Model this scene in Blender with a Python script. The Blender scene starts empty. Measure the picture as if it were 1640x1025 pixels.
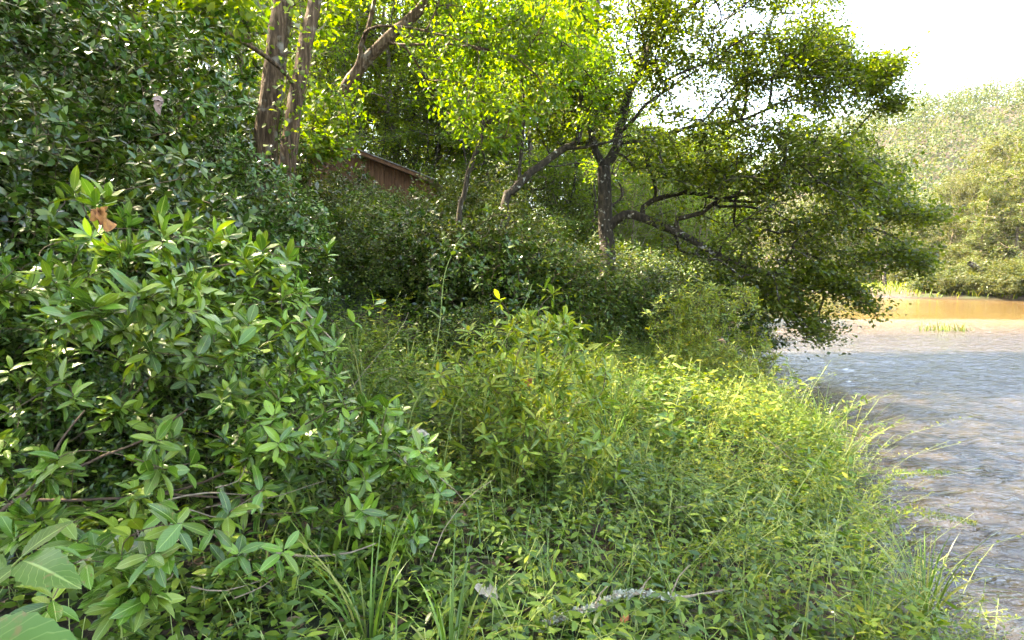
import bpy, math
import numpy as np
from mathutils import Vector, Matrix

R = math.radians
sc = bpy.context.scene
COL = sc.collection

# ------------------------------------------------------------------ camera
IMG_W, IMG_H, FPX = 1640.0, 1025.0, 911.0
CAM = np.array([0.0, 0.0, 2.0])
PITCH = R(4.5)
cam_data = bpy.data.cameras.new('camera')
cam = bpy.data.objects.new('camera', cam_data)
COL.objects.link(cam)
cam.location = CAM
cam.rotation_euler = (R(90) - PITCH, 0, 0)
cam_data.sensor_width = 36.0
cam_data.lens = 36.0 * FPX / IMG_W
cam_data.clip_start = 0.05
cam_data.clip_end = 3000.0
sc.camera = cam
FWD = np.array([0, math.cos(PITCH), -math.sin(PITCH)])
UPV = np.array([0, math.sin(PITCH), math.cos(PITCH)])
RGT = np.array([1.0, 0, 0])

# ------------------------------------------------------------------ sky, sun, exposure
SUN_AZ, SUN_EL = R(-66), R(54)          # azimuth from +Y towards +X
world = bpy.data.worlds.new('World')
sc.world = world
world.use_nodes = True
wn = world.node_tree
bg = wn.nodes['Background']
sky = wn.nodes.new('ShaderNodeTexSky')
sky.sky_type = 'NISHITA'
sky.sun_disc = False
sky.sun_elevation = SUN_EL
sky.sun_rotation = SUN_AZ
sky.air_density = 1.0
sky.dust_density = 2.0
sky.ozone_density = 0.3
wn.links.new(sky.outputs[0], bg.inputs['Color'])
bg.inputs['Strength'].default_value = 0.15
sun_data = bpy.data.lights.new('sun', 'SUN')
sun_data.energy = 4.8
sun_data.angle = R(0.5)
sun_data.color = (1.0, 0.93, 0.80)
sun = bpy.data.objects.new('sun', sun_data)
COL.objects.link(sun)
SUN_DIR = Vector((math.sin(SUN_AZ) * math.cos(SUN_EL), math.cos(SUN_AZ) * math.cos(SUN_EL), math.sin(SUN_EL)))
sun.rotation_euler = SUN_DIR.to_track_quat('Z', 'Y').to_euler()
sun.location = SUN_DIR * 60
sc.view_settings.view_transform = 'Standard'
sc.view_settings.look = 'None'
sc.view_settings.exposure = 4.12
sc.view_settings.gamma = 1.0
sc.view_settings.use_white_balance = True      # the camera was balanced for open shade
sc.view_settings.white_balance_temperature = 8000
sc.view_settings.use_curve_mapping = False
sc.render.engine = 'CYCLES'
cy = sc.cycles
cy.max_bounces = 7
cy.diffuse_bounces = 3
cy.glossy_bounces = 2
cy.transmission_bounces = 5
cy.transparent_max_bounces = 4
cy.volume_bounces = 0
cy.sample_clamp_indirect = 6.0
cy.caustics_reflective = False
cy.caustics_refractive = False
cy.use_denoising = True
cy.adaptive_threshold = 0.02

# ------------------------------------------------------------------ helpers
rs = np.random.default_rng(11)


def px(x, y, d):
    """World point seen at photograph pixel (x, y), d metres along the view axis."""
    x, y, d = np.broadcast_arrays(np.asarray(x, float), np.asarray(y, float), np.asarray(d, float))
    return CAM + d[..., None] * (FWD + RGT * ((x - 820.0) / FPX)[..., None] + UPV * ((512.5 - y) / FPX)[..., None])


def norm(v):
    v = np.asarray(v, float)
    return v / np.maximum(np.linalg.norm(v, axis=-1, keepdims=True), 1e-9)


class Geo:
    def __init__(self):
        self.V, self.F, self.M, self.UV, self.n = [], [], [], [], 0

    def add(self, V, F, m=0, uv=None):
        V = np.asarray(V, float).reshape(-1, 3)
        F = np.asarray(F, int)
        self.V.append(V)
        self.F.append(F + self.n)
        self.M.append(np.full(len(F), m))
        self.UV.append(np.zeros((len(V), 2)) if uv is None else np.asarray(uv, float).reshape(-1, 2))
        self.n += len(V)

    def mesh(self, name, mats, smooth=True, uv=False):
        me = bpy.data.meshes.new(name)
        V = np.concatenate(self.V)
        me.vertices.add(len(V))
        me.vertices.foreach_set('co', V.astype(np.float32).ravel())
        loops = np.concatenate([f.ravel() for f in self.F]).astype(np.int32)
        tot = np.concatenate([np.full(len(f), f.shape[1]) for f in self.F]).astype(np.int32)
        start = np.concatenate([[0], np.cumsum(tot)[:-1]]).astype(np.int32)
        me.loops.add(len(loops))
        me.loops.foreach_set('vertex_index', loops)
        me.polygons.add(len(tot))
        me.polygons.foreach_set('loop_start', start)
        me.polygons.foreach_set('material_index', np.concatenate(self.M).astype(np.int32))
        me.polygons.foreach_set('use_smooth', np.full(len(tot), smooth))
        if uv:
            lay = me.uv_layers.new(name='UVMap')
            UV = np.concatenate(self.UV)
            lay.data.foreach_set('uv', UV[loops].astype(np.float32).ravel())
        for m in mats:
            me.materials.append(m)
        me.update(calc_edges=True)
        return me


def link(name, data, parent=None, loc=None):
    o = bpy.data.objects.new(name, data)
    COL.objects.link(o)
    if parent is not None:
        o.parent = parent
    if loc is not None:
        o.location = loc
    return o


def tag(o, label=None, cat=None, group=None, kind=None):
    if label:
        o['label'] = label
    if cat:
        o['category'] = cat
    if group:
        o['group'] = group
    if kind:
        o['kind'] = kind
    return o


def thing(name, label, cat, loc, group=None):
    return tag(link(name, None, None, loc), label, cat, group)


def build(geo, name, mats, parent=None, base=None, smooth=True, uv=False, kind=None):
    if base is not None:
        geo.V = [v - np.asarray(base) for v in geo.V]
    o = link(name, geo.mesh(name, mats if isinstance(mats, (list, tuple)) else [mats], smooth, uv), parent)
    if kind:
        o['kind'] = kind
    return o


def copy_tree(root, loc, rotz, scale, label, group=None, tilt=(0, 0)):
    r = root.copy()
    COL.objects.link(r)
    r.location = loc
    r.rotation_euler = (tilt[0], tilt[1], rotz)
    r.scale = (scale, scale, scale) if np.isscalar(scale) else scale
    tag(r, label, None, group)
    for ch in root.children:
        c = ch.copy()
        COL.objects.link(c)
        c.parent = r
    return r


# ------------------------------------------------------------------ materials
def mat_new(name):
    m = bpy.data.materials.new(name)
    m.use_nodes = True
    nt = m.node_tree
    for n in list(nt.nodes):
        nt.nodes.remove(n)
    return m, nt, nt.nodes.new, nt.links.new


def ramp(nt, stops):
    n = nt.nodes.new('ShaderNodeValToRGB')
    e = n.color_ramp.elements
    e[0].position, e[0].color = stops[0][0], (*stops[0][1], 1)
    e[1].position, e[1].color = stops[-1][0], (*stops[-1][1], 1)
    for p, c in stops[1:-1]:
        q = e.new(p)
        q.color = (*c, 1)
    return n


def leaf_mat(name, cols, trans, tw=0.4, rough=0.45, spec=0.5, veins=False, by_object=False):
    """cols: ramp of leaf colours over a random value for each leaf; trans: colour of light coming through."""
    m, nt, N, L = mat_new(name)
    out = N('ShaderNodeOutputMaterial')
    geo = N('ShaderNodeNewGeometry')
    oi = N('ShaderNodeObjectInfo')
    add = N('ShaderNodeMath')
    add.operation = 'ADD'
    L(geo.outputs['Random Per Island'], add.inputs[0])
    L(oi.outputs['Random'], add.inputs[1])
    fr = N('ShaderNodeMath')
    fr.operation = 'FRACT'
    L(add.outputs[0], fr.inputs[0])
    k = len(cols)
    rp = ramp(nt, [(i / (k - 1), c) for i, c in enumerate(cols)])
    L(fr.outputs[0], rp.inputs[0])
    # each plant a little lighter or yellower than its neighbour
    hsv = N('ShaderNodeHueSaturation')
    mr = N('ShaderNodeMapRange')
    mr.inputs['To Min'].default_value = 0.485
    mr.inputs['To Max'].default_value = 0.515
    L(oi.outputs['Random'], mr.inputs['Value'])
    L(mr.outputs[0], hsv.inputs['Hue'])
    mr2 = N('ShaderNodeMapRange')
    mr2.inputs['To Min'].default_value = 0.8
    mr2.inputs['To Max'].default_value = 1.2
    L(oi.outputs['Random'], mr2.inputs['Value'])
    L(mr2.outputs[0], hsv.inputs['Value'])
    L(rp.outputs[0], hsv.inputs['Color'])
    col = hsv.outputs['Color']
    p = N('ShaderNodeBsdfPrincipled')
    if veins:
        uv = N('ShaderNodeUVMap')
        sep = N('ShaderNodeSeparateXYZ')
        L(uv.outputs[0], sep.inputs[0])
        a = N('ShaderNodeMath')
        a.operation = 'SUBTRACT'
        a.inputs[1].default_value = 0.5
        L(sep.outputs['Y'], a.inputs[0])
        b = N('ShaderNodeMath')
        b.operation = 'ABSOLUTE'
        L(a.outputs[0], b.inputs[0])
        mid = N('ShaderNodeMapRange')
        mid.inputs['From Min'].default_value = 0.015
        mid.inputs['From Max'].default_value = 0.05
        mid.inputs['To Min'].default_value = 1.0
        mid.inputs['To Max'].default_value = 0.0
        L(b.outputs[0], mid.inputs['Value'])
        # side veins
        c1 = N('ShaderNodeMath')
        c1.operation = 'MULTIPLY'
        c1.inputs[1].default_value = 0.55
        L(b.outputs[0], c1.inputs[0])
        c2 = N('ShaderNodeMath')
        c2.operation = 'SUBTRACT'
        L(sep.outputs['X'], c2.inputs[0])
        L(c1.outputs[0], c2.inputs[1])
        c3 = N('ShaderNodeMath')
        c3.operation = 'MULTIPLY'
        c3.inputs[1].default_value = 9.0 * 6.2832
        L(c2.outputs[0], c3.inputs[0])
        c4 = N('ShaderNodeMath')
        c4.operation = 'SINE'
        L(c3.outputs[0], c4.inputs[0])
        c5 = N('ShaderNodeMapRange')
        c5.inputs['From Min'].default_value = 0.86
        c5.inputs['From Max'].default_value = 1.0
        c5.inputs['To Max'].default_value = 0.35
        L(c4.outputs[0], c5.inputs['Value'])
        mx0 = N('ShaderNodeMath')
        mx0.operation = 'MAXIMUM'
        L(mid.outputs[0], mx0.inputs[0])
        L(c5.outputs[0], mx0.inputs[1])
        mx = N('ShaderNodeMixRGB')
        mx.inputs[2].default_value = (0.22, 0.30, 0.09, 1)
        sc_ = N('ShaderNodeMath')
        sc_.operation = 'MULTIPLY'
        sc_.inputs[1].default_value = 0.55
        L(mx0.outputs[0], sc_.inputs[0])
        L(sc_.outputs[0], mx.inputs[0])
        L(col, mx.inputs[1])
        col = mx.outputs[0]
        # brown spots and blotches on some of the leaves
        off = N('ShaderNodeVectorMath')
        off.operation = 'MULTIPLY_ADD'
        off.inputs[1].default_value = (2.6, 1.2, 1)
        L(uv.outputs[0], off.inputs[0])
        cmb = N('ShaderNodeMath')
        cmb.operation = 'MULTIPLY'
        cmb.inputs[1].default_value = 97.0
        L(fr.outputs[0], cmb.inputs[0])
        L(cmb.outputs[0], off.inputs[2])
        sn = N('ShaderNodeTexNoise')
        sn.inputs['Scale'].default_value = 2.2
        sn.inputs['Detail'].default_value = 3
        L(off.outputs[0], sn.inputs['Vector'])
        sr = N('ShaderNodeMapRange')
        sr.inputs['From Min'].default_value = 0.63
        sr.inputs['From Max'].default_value = 0.70
        sr.inputs['To Max'].default_value = 0.75
        L(sn.outputs['Fac'], sr.inputs['Value'])
        sm = N('ShaderNodeMixRGB')
        sm.inputs[2].default_value = (0.10, 0.075, 0.025, 1)
        L(sr.outputs[0], sm.inputs[0])
        L(col, sm.inputs[1])
        col = sm.outputs[0]
        bp = N('ShaderNodeBump')
        bp.inputs['Strength'].default_value = 0.35
        bp.inputs['Distance'].default_value = 0.002
        bp.invert = True
        L(mx0.outputs[0], bp.inputs['Height'])
        L(bp.outputs[0], p.inputs['Normal'])
    L(col, p.inputs['Base Color'])
    gl = N('ShaderNodeMapRange')
    gl.inputs['To Min'].default_value = rough * .65
    gl.inputs['To Max'].default_value = min(.9, rough * 1.7)
    L(fr.outputs[0], gl.inputs['Value'])
    L(gl.outputs[0], p.inputs['Roughness'])
    p.inputs['Specular IOR Level'].default_value = spec
    tr = N('ShaderNodeBsdfTranslucent')
    mt = N('ShaderNodeMixRGB')
    mt.blend_type = 'MULTIPLY'
    mt.inputs[0].default_value = 1.0
    mt.inputs[2].default_value = (*trans, 1)
    L(col, mt.inputs[1])
    L(mt.outputs[0], tr.inputs['Color'])
    mix = N('ShaderNodeMixShader')
    mix.inputs[0].default_value = tw
    L(p.outputs[0], mix.inputs[1])
    L(tr.outputs[0], mix.inputs[2])
    L(mix.outputs[0], out.inputs['Surface'])
    return m


def rough_mat(name, stops, scale=(6, 6, 6), rough=0.9, bump=0.4, dist=0.02, detail=6.0, spec=0.2, second=None, wet=False):
    """Noise-coloured rough surface; scale per axis stretches the grain."""
    m, nt, N, L = mat_new(name)
    out = N('ShaderNodeOutputMaterial')
    tc = N('ShaderNodeTexCoord')
    mp = N('ShaderNodeMapping')
    mp.inputs['Scale'].default_value = scale
    L(tc.outputs['Object'], mp.inputs['Vector'])
    nz = N('ShaderNodeTexNoise')
    nz.inputs['Scale'].default_value = 1.0
    nz.inputs['Detail'].default_value = detail
    nz.inputs['Roughness'].default_value = 0.62
    L(mp.outputs[0], nz.inputs['Vector'])
    rp = ramp(nt, stops)
    L(nz.outputs['Fac'], rp.inputs[0])
    col = rp.outputs[0]
    if second:
        c2, sc2, lo, hi = second
        n2 = N('ShaderNodeTexNoise')
        n2.inputs['Scale'].default_value = sc2
        n2.inputs['Detail'].default_value = 4
        L(tc.outputs['Object'], n2.inputs['Vector'])
        mr = N('ShaderNodeMapRange')
        mr.inputs['From Min'].default_value = lo
        mr.inputs['From Max'].default_value = hi
        L(n2.outputs['Fac'], mr.inputs['Value'])
        mx = N('ShaderNodeMixRGB')
        mx.inputs[2].default_value = (*c2, 1)
        L(mr.outputs[0], mx.inputs[0])
        L(col, mx.inputs[1])
        col = mx.outputs[0]
    p = N('ShaderNodeBsdfPrincipled')
    p.inputs['Roughness'].default_value = rough
    if wet:                                              # soaked mud just above the water line
        ps = N('ShaderNodeNewGeometry')
        sp_ = N('ShaderNodeSeparateXYZ')
        L(ps.outputs['Position'], sp_.inputs[0])
        wr = N('ShaderNodeMapRange')
        wr.inputs['From Min'].default_value = 0.05
        wr.inputs['From Max'].default_value = 0.24
        wr.inputs['To Min'].default_value = 0.85
        wr.inputs['To Max'].default_value = 0.0
        L(sp_.outputs['Z'], wr.inputs['Value'])
        wm = N('ShaderNodeMixRGB')
        wm.inputs[2].default_value = (0.018, 0.013, 0.008, 1)
        L(wr.outputs[0], wm.inputs[0])
        L(col, wm.inputs[1])
        col = wm.outputs[0]
        w2 = N('ShaderNodeMapRange')
        w2.inputs['To Min'].default_value = rough
        w2.inputs['To Max'].default_value = 0.25
        L(wr.outputs[0], w2.inputs['Value'])
        L(w2.outputs[0], p.inputs['Roughness'])
    L(col, p.inputs['Base Color'])
    p.inputs['Specular IOR Level'].default_value = spec
    bp = N('ShaderNodeBump')
    bp.inputs['Strength'].default_value = bump
    bp.inputs['Distance'].default_value = dist
    L(nz.outputs['Fac'], bp.inputs['Height'])
    L(bp.outputs[0], p.inputs['Normal'])
    L(p.outputs[0], out.inputs['Surface'])
    return m


M = {}
M['soil'] = rough_mat('soil', [(0.25, (0.012, 0.008, 0.005)), (0.5, (0.030, 0.020, 0.012)), (0.62, (0.055, 0.037, 0.022)), (0.8, (0.02, 0.022, 0.008))],
                      (9, 9, 9), bump=0.8, dist=0.04, second=((0.014, 0.020, 0.007), 0.6, 0.45, 0.62), wet=True)
M['bark_brown'] = rough_mat('bark_brown', [(0.3, (0.016, 0.010, 0.006)), (0.5, (0.070, 0.044, 0.026)), (0.7, (0.17, 0.115, 0.072))],
                            (26, 26, 3.2), bump=1.0, dist=0.05, second=((0.22, 0.20, 0.165), 4.0, 0.58, 0.70))
M['bark_dark'] = rough_mat('bark_dark', [(0.3, (0.012, 0.010, 0.008)), (0.55, (0.035, 0.028, 0.020)), (0.75, (0.09, 0.075, 0.055))],
                           (18, 18, 6), bump=0.9, dist=0.03, second=((0.30, 0.29, 0.26), 9.0, 0.60, 0.70))
M['bark_grey'] = rough_mat('bark_grey', [(0.3, (0.05, 0.04, 0.03)), (0.7, (0.17, 0.135, 0.10))], (10, 10, 3), bump=0.6)
M['twig_brown'] = rough_mat('twig_brown', [(0.3, (0.030, 0.019, 0.013)), (0.7, (0.10, 0.066, 0.044))], (60, 60, 60), bump=0.3, dist=0.004)
M['stem_green'] = rough_mat('stem_green', [(0.3, (0.09, 0.13, 0.03)), (0.7, (0.17, 0.19, 0.06))], (30, 30, 30), bump=0.1, dist=0.002, rough=0.6)
M['laurel_leaf'] = leaf_mat('laurel_leaf', [(0.018, 0.045, 0.005), (0.032, 0.074, 0.007), (0.048, 0.098, 0.008), (0.075, 0.135, 0.010), (0.130, 0.200, 0.014), (0.025, 0.060, 0.006)],
                            (1.7, 1.6, 0.45), 0.20, 0.27, 0.36, veins=True)
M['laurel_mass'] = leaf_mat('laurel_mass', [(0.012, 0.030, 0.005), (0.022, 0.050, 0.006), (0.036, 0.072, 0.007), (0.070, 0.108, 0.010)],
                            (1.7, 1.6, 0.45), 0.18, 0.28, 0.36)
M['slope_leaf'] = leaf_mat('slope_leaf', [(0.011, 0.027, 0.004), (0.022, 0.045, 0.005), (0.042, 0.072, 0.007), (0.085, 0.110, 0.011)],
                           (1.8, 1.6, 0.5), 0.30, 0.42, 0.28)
M['birch_leaf'] = leaf_mat('birch_leaf', [(0.026, 0.050, 0.007), (0.046, 0.076, 0.009), (0.075, 0.108, 0.010), (0.115, 0.130, 0.012)],
                           (1.8, 1.95, 0.38), 0.52, 0.42, 0.45)
M['forest_leaf'] = leaf_mat('forest_leaf', [(0.032, 0.070, 0.009), (0.056, 0.100, 0.010), (0.084, 0.130, 0.011), (0.118, 0.150, 0.015)],
                            (2.05, 1.95, 0.40), 0.54, 0.45, 0.4)
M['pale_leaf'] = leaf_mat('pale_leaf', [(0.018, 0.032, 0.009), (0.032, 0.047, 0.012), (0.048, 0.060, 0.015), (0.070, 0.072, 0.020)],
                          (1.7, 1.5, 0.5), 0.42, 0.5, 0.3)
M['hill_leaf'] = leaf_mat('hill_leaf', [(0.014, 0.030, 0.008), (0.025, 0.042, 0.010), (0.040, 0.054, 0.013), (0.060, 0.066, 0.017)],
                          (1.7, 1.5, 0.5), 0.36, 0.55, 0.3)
M['herb_leaf'] = leaf_mat('herb_leaf', [(0.016, 0.042, 0.005), (0.032, 0.070, 0.007), (0.060, 0.108, 0.009), (0.120, 0.165, 0.015)],
                          (1.8, 1.65, 0.55), 0.24, 0.42, 0.25)
M['bank_leaf'] = leaf_mat('bank_leaf', [(0.028, 0.060, 0.006), (0.052, 0.095, 0.008), (0.092, 0.138, 0.012), (0.170, 0.175, 0.026)],
                          (1.9, 1.7, 0.5), 0.34, 0.5, 0.22)
M['grass_leaf'] = leaf_mat('grass_leaf', [(0.028, 0.062, 0.009), (0.055, 0.100, 0.012), (0.090, 0.140, 0.018), (0.170, 0.165, 0.040)],
                           (1.7, 1.6, 0.6), 0.28, 0.4, 0.3)
M['litter'] = leaf_mat('litter', [(0.030, 0.017, 0.009), (0.060, 0.035, 0.018), (0.100, 0.062, 0.032), (0.170, 0.120, 0.070)], (1.3, 1.0, 0.7), 0.15, 0.8, 0.2)
M['bright_leaf'] = leaf_mat('bright_leaf', [(0.040, 0.080, 0.008), (0.075, 0.125, 0.010), (0.125, 0.165, 0.014), (0.17, 0.19, 0.02)], (1.8, 1.6, 0.4), 0.34, 0.4, 0.3, veins=True)
M['weed_leaf'] = leaf_mat('weed_leaf', [(0.026, 0.064, 0.007), (0.052, 0.100, 0.009), (0.095, 0.150, 0.013)], (1.8, 1.6, 0.5), 0.4, 0.45, 0.4, veins=True)


# ------------------------------------------------------------------ leaves, tubes, skeletons
def leaf_tpl(n=1, w=0.4, fold=0.12, curl=0.0, peak=0.45, wav=0.0, tip=1.0, stalk=0.0):
    """A leaf of unit length along x, folded on its midrib; n inner cross-sections."""
    V, UV = [(0, 0, 0)], [(0, .5)]
    F = []
    ts = [(i + 1) / (n + 1) for i in range(n)]
    for t in ts:
        q = t ** (math.log(0.5) / math.log(peak))
        hw = 0.5 * w * math.sin(math.pi * q) ** (0.85 * tip)
        x = stalk + (1 - stalk) * t
        z = -curl * t * t
        zz = wav * math.sin(t * 9.0)
        V += [(x, -hw, z + fold * hw * 2 + zz), (x, 0, z), (x, hw, z + fold * hw * 2 - zz)]
        UV += [(t, 0), (t, .5), (t, 1)]
    V.append((1, 0, -curl))
    UV.append((1, .5))
    last = len(V) - 1
    T = [(0, 1, 2), (0, 2, 3)]
    for i in range(n - 1):
        a, b = 1 + 3 * i, 4 + 3 * i
        T += [(a, b, b + 1), (a, b + 1, a + 1), (a + 1, b + 1, b + 2), (a + 1, b + 2, a + 2)]
    a = 1 + 3 * (n - 1)
    T += [(a, last, a + 1), (a + 1, last, a + 2)]
    return np.array(V, float), np.array(T, int), np.array(UV, float)


def leaf_tpl_diamond(w=0.55, fold=0.14, peak=0.42):
    V = np.array([(0, 0, 0), (peak, -w / 2, fold * w), (1, 0, -0.05), (peak, w / 2, fold * w)], float)
    return V, np.array([(0, 1, 2), (0, 2, 3)]), np.array([(0, .5), (peak, 0), (1, .5), (peak, 1)])


def scatter(geo, tpl, P, D, Nn, L, wid=1.0, m=0):
    V, F, UV = tpl
    P = np.asarray(P, float).reshape(-1, 3)
    n = len(P)
    if not n:
        return
    D = norm(D)
    S = norm(np.cross(Nn, D))
    Z = np.cross(D, S)
    L = np.broadcast_to(np.asarray(L, float), (n,))
    wid = np.broadcast_to(np.asarray(wid, float), (n,))
    X = (V[None, :, 0:1] * D[:, None, :] + V[None, :, 1:2] * S[:, None, :] * wid[:, None, None] + V[None, :, 2:3] * Z[:, None, :]) * L[:, None, None] + P[:, None, :]
    FF = (F[None] + (np.arange(n) * len(V))[:, None, None]).reshape(-1, F.shape[1])
    geo.add(X.reshape(-1, 3), FF, m, np.tile(UV, (n, 1)))


def tube(geo, pts, rad, sides=8, m=0, rough=0.0, seed=0):
    pts = np.asarray(pts, float)
    rad = np.broadcast_to(np.asarray(rad, float), (len(pts),))
    r = np.random.default_rng(seed)
    T = norm(np.gradient(pts, axis=0))
    a = np.array([1.0, 0.1, 0]) if abs(T[0][0]) < 0.8 else np.array([0, 1.0, 0.1])
    u = norm(np.cross(T[0], a))
    rings = []
    ph = r.uniform(0, 6.28, 4)
    for i in range(len(pts)):
        u = norm(u - T[i] * np.dot(u, T[i]))
        v = np.cross(T[i], u)
        th = np.arange(sides) * 2 * math.pi / sides
        rr = rad[i] * (1 + rough * (0.5 * np.sin(3 * th + ph[0] + i * .13) + 0.35 * np.sin(5 * th + ph[1] - i * .1) + 0.3 * r.normal(0, 1, sides)))
        rings.append(pts[i] + rr[:, None] * (np.cos(th)[:, None] * u + np.sin(th)[:, None] * v))
    V = np.concatenate(rings)
    F = []
    for i in range(len(pts) - 1):
        for k in range(sides):
            k2 = (k + 1) % sides
            F.append((i * sides + k, i * sides + k2, (i + 1) * sides + k2, (i + 1) * sides + k))
    geo.add(V, F, m)
    V2 = np.concatenate([rings[-1], [pts[-1] + T[-1] * rad[-1] * .5]])
    geo.add(V2, [(k, (k + 1) % sides, sides) for k in range(sides)], m)


def spline(pts, step):
    """Catmull-Rom through pts, about step apart."""
    pts = np.asarray(pts, float)
    P = np.concatenate([[2 * pts[0] - pts[1]], pts, [2 * pts[-1] - pts[-2]]])
    out = []
    for i in range(1, len(P) - 2):
        n = max(2, int(np.linalg.norm(P[i + 1] - P[i]) / step))
        t = np.linspace(0, 1, n, endpoint=False)[:, None]
        a, b, c, d = P[i - 1], P[i], P[i + 1], P[i + 2]
        out.append(0.5 * (2 * b + (c - a) * t + (2 * a - 5 * b + 4 * c - d) * t ** 2 + (3 * b - a - 3 * c + d) * t ** 3))
    out.append(pts[-1:])
    return np.concatenate(out)


class Skel:
    """A branching skeleton: drawn limbs first, then every tip joins the nearest fitting limb."""

    def __init__(self, base, cap=60000):
        self.P = np.zeros((cap, 3))
        self.par = np.full(cap, -1)
        self.plen = np.zeros(cap)
        self.rmin = np.zeros(cap)
        self.drawn = np.zeros(cap, bool)
        self.P[0] = base
        self.drawn[0] = True
        self.n = 1
        self.tips = []
        self.limbs = []

    def node(self, p, par, rmin=0.0, drawn=False):
        i = self.n
        self.P[i] = p
        self.par[i] = par
        self.plen[i] = self.plen[par] + np.linalg.norm(p - self.P[par])
        self.rmin[i] = rmin
        self.drawn[i] = drawn
        self.n += 1
        return i

    def limb(self, pts, r0, r1, start=None, step=0.25, jit=0.0, seed=0, reach=None):
        """A drawn limb through pts; start: node index, None joins the nearest node."""
        pts = np.asarray(pts, float)
        if start is None:
            start = int(np.argmin(np.linalg.norm(self.P[:self.n] - pts[0], axis=1)))
        pp = spline(np.concatenate([[self.P[start]], pts]), step)[1:]
        g = np.random.default_rng(seed)
        if jit:
            k = np.cumsum(g.normal(0, jit, (len(pp), 3)), axis=0)
            pp = pp + k - np.linspace(0, 1, len(pp))[:, None] * k[-1]
        rr = np.linspace(r0, r1, len(pp))
        cur = start
        ids = [start]
        for p, r in zip(pp, rr):
            cur = self.node(p, cur, r, True)
            ids.append(cur)
        self.limbs.append((ids, r0, r1, seed))
        return ids

    def attach(self, tips, w=0.25, step=0.15, up=0.2, keep=0.5, seed=0, zpen=0.0):
        tips = np.asarray(tips, float)
        g = np.random.default_rng(seed)
        order = np.argsort(np.linalg.norm(tips - self.P[0], axis=1) * g.uniform(.8, 1.2, len(tips)))
        for j in order:
            tp = tips[j]
            if self.n > len(self.P) - 200:
                break
            P = self.P[:self.n]
            d = np.linalg.norm(P - tp, axis=1)
            cost = d + w * self.plen[:self.n]
            if zpen:
                cost = cost + zpen * np.maximum(P[:, 2] - tp[2], 0)
            i = int(np.argmin(cost))
            a = self.P[i]
            Ld = d[i]
            if Ld < 1e-3:
                continue
            pd = norm(a - self.P[self.par[i]]) if self.par[i] >= 0 else np.array([0, 0, 1.0])
            c = a + (pd * keep + np.array([0, 0, up]) + g.normal(0, .12, 3)) * Ld * 0.5
            n = max(2, int(math.ceil(Ld / step)))
            cur = i
            for t in np.linspace(0, 1, n + 1)[1:]:
                cur = self.node((1 - t) ** 2 * a + 2 * t * (1 - t) * c + t * t * tp, cur)
            self.tips.append(cur)

    def radii(self, r_tip, power=0.5):
        cnt = np.zeros(self.n)
        cnt[self.tips] = 1
        par = self.par
        for i in range(self.n - 1, 0, -1):
            cnt[par[i]] += cnt[i]
        r = r_tip * np.maximum(cnt, 1) ** power
        r = np.where(self.drawn[:self.n], np.maximum(self.rmin[:self.n], 1e-4), r)
        for i in range(1, self.n):                      # a branch is never thicker than what carries it
            if not self.drawn[i]:
                r[i] = min(r[i], r[par[i]] * 0.9) if self.drawn[par[i]] else min(r[i], r[par[i]])
        return np.maximum(r, r_tip * 0.8)

    def wood(self, geo, r, sides=4, limb_sides=10, m=0, rough=0.06, flare=0.0):
        for ids, r0, r1, seed in self.limbs:
            rr = np.linspace(r0, r1, len(ids))
            if flare and ids[0] == 0:
                q = np.linspace(0, 1, len(ids))
                rr = rr * (1 + flare * np.exp(-q * 9))
            tube(geo, self.P[ids], rr, limb_sides, m, rough, seed)
        i = np.arange(1, self.n)
        i = i[~self.drawn[1:self.n]]
        if not len(i):
            return
        p = self.par[i]
        A, B = self.P[p], self.P[i]
        T = norm(B - A)
        ref = np.where(np.abs(T[:, 2:3]) < 0.9, np.array([[0, 0, 1.0]]), np.array([[1.0, 0, 0]]))
        u = norm(np.cross(T, ref))
        v = np.cross(T, u)
        ra = np.minimum(r[p], r[i] * 1.25)
        th = np.arange(sides) * 2 * math.pi / sides
        c, s = np.cos(th), np.sin(th)
        off = c[None, :, None] * u[:, None, :] + s[None, :, None] * v[:, None, :]
        V = np.concatenate([A[:, None, :] + off * ra[:, None, None], (B + T * r[i][:, None] * .3)[:, None, :] + off * r[i][:, None, None]], axis=1)
        k = np.arange(sides)
        f = np.stack([k, (k + 1) % sides, sides + (k + 1) % sides, sides + k], axis=1)
        F = (f[None] + (np.arange(len(i)) * 2 * sides)[:, None, None]).reshape(-1, 4)
        geo.add(V.reshape(-1, 3), F, m)

    def tip_dirs(self):
        t = np.array(self.tips)
        return self.P[t], norm(self.P[t] - self.P[self.par[t]])


def sprays(P, D, k, length, spread, L, droop=0.25, flat=0.8, g=rs):
    """Leaves set alternately along the last stretch before each tip, lying roughly flat."""
    n = len(P)
    P = np.repeat(P, k, axis=0)
    D = np.repeat(D, k, axis=0)
    t = np.tile((np.arange(k) + .5) / k, n) + g.normal(0, .06, n * k)
    Dh = norm(D * np.array([1, 1, 1 - flat * .6]) + g.normal(0, .15, D.shape))
    up = np.array([0, 0, 1.0])
    S = norm(np.cross(Dh, up) + 1e-6)
    sg = np.where(np.tile(np.arange(k), n) % 2, 1.0, -1.0)[:, None]
    Q = P - Dh * (t * length)[:, None] + S * sg * (spread * (0.15 + .85 * t) * g.uniform(0, 1, n * k))[:, None]
    Q[:, 2] += g.normal(0, spread * .28, n * k) - (1 - t) * droop * length * .3
    LD = Dh * .55 + S * sg * g.uniform(.4, 1.1, (n * k, 1)) + g.normal(0, .25, (n * k, 3))
    LD[:, 2] -= droop * g.uniform(.3, 1.8, n * k)
    NN = up + g.normal(0, .42, (n * k, 3))
    return Q, LD, NN, g.uniform(L[0], L[1], n * k)


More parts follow.
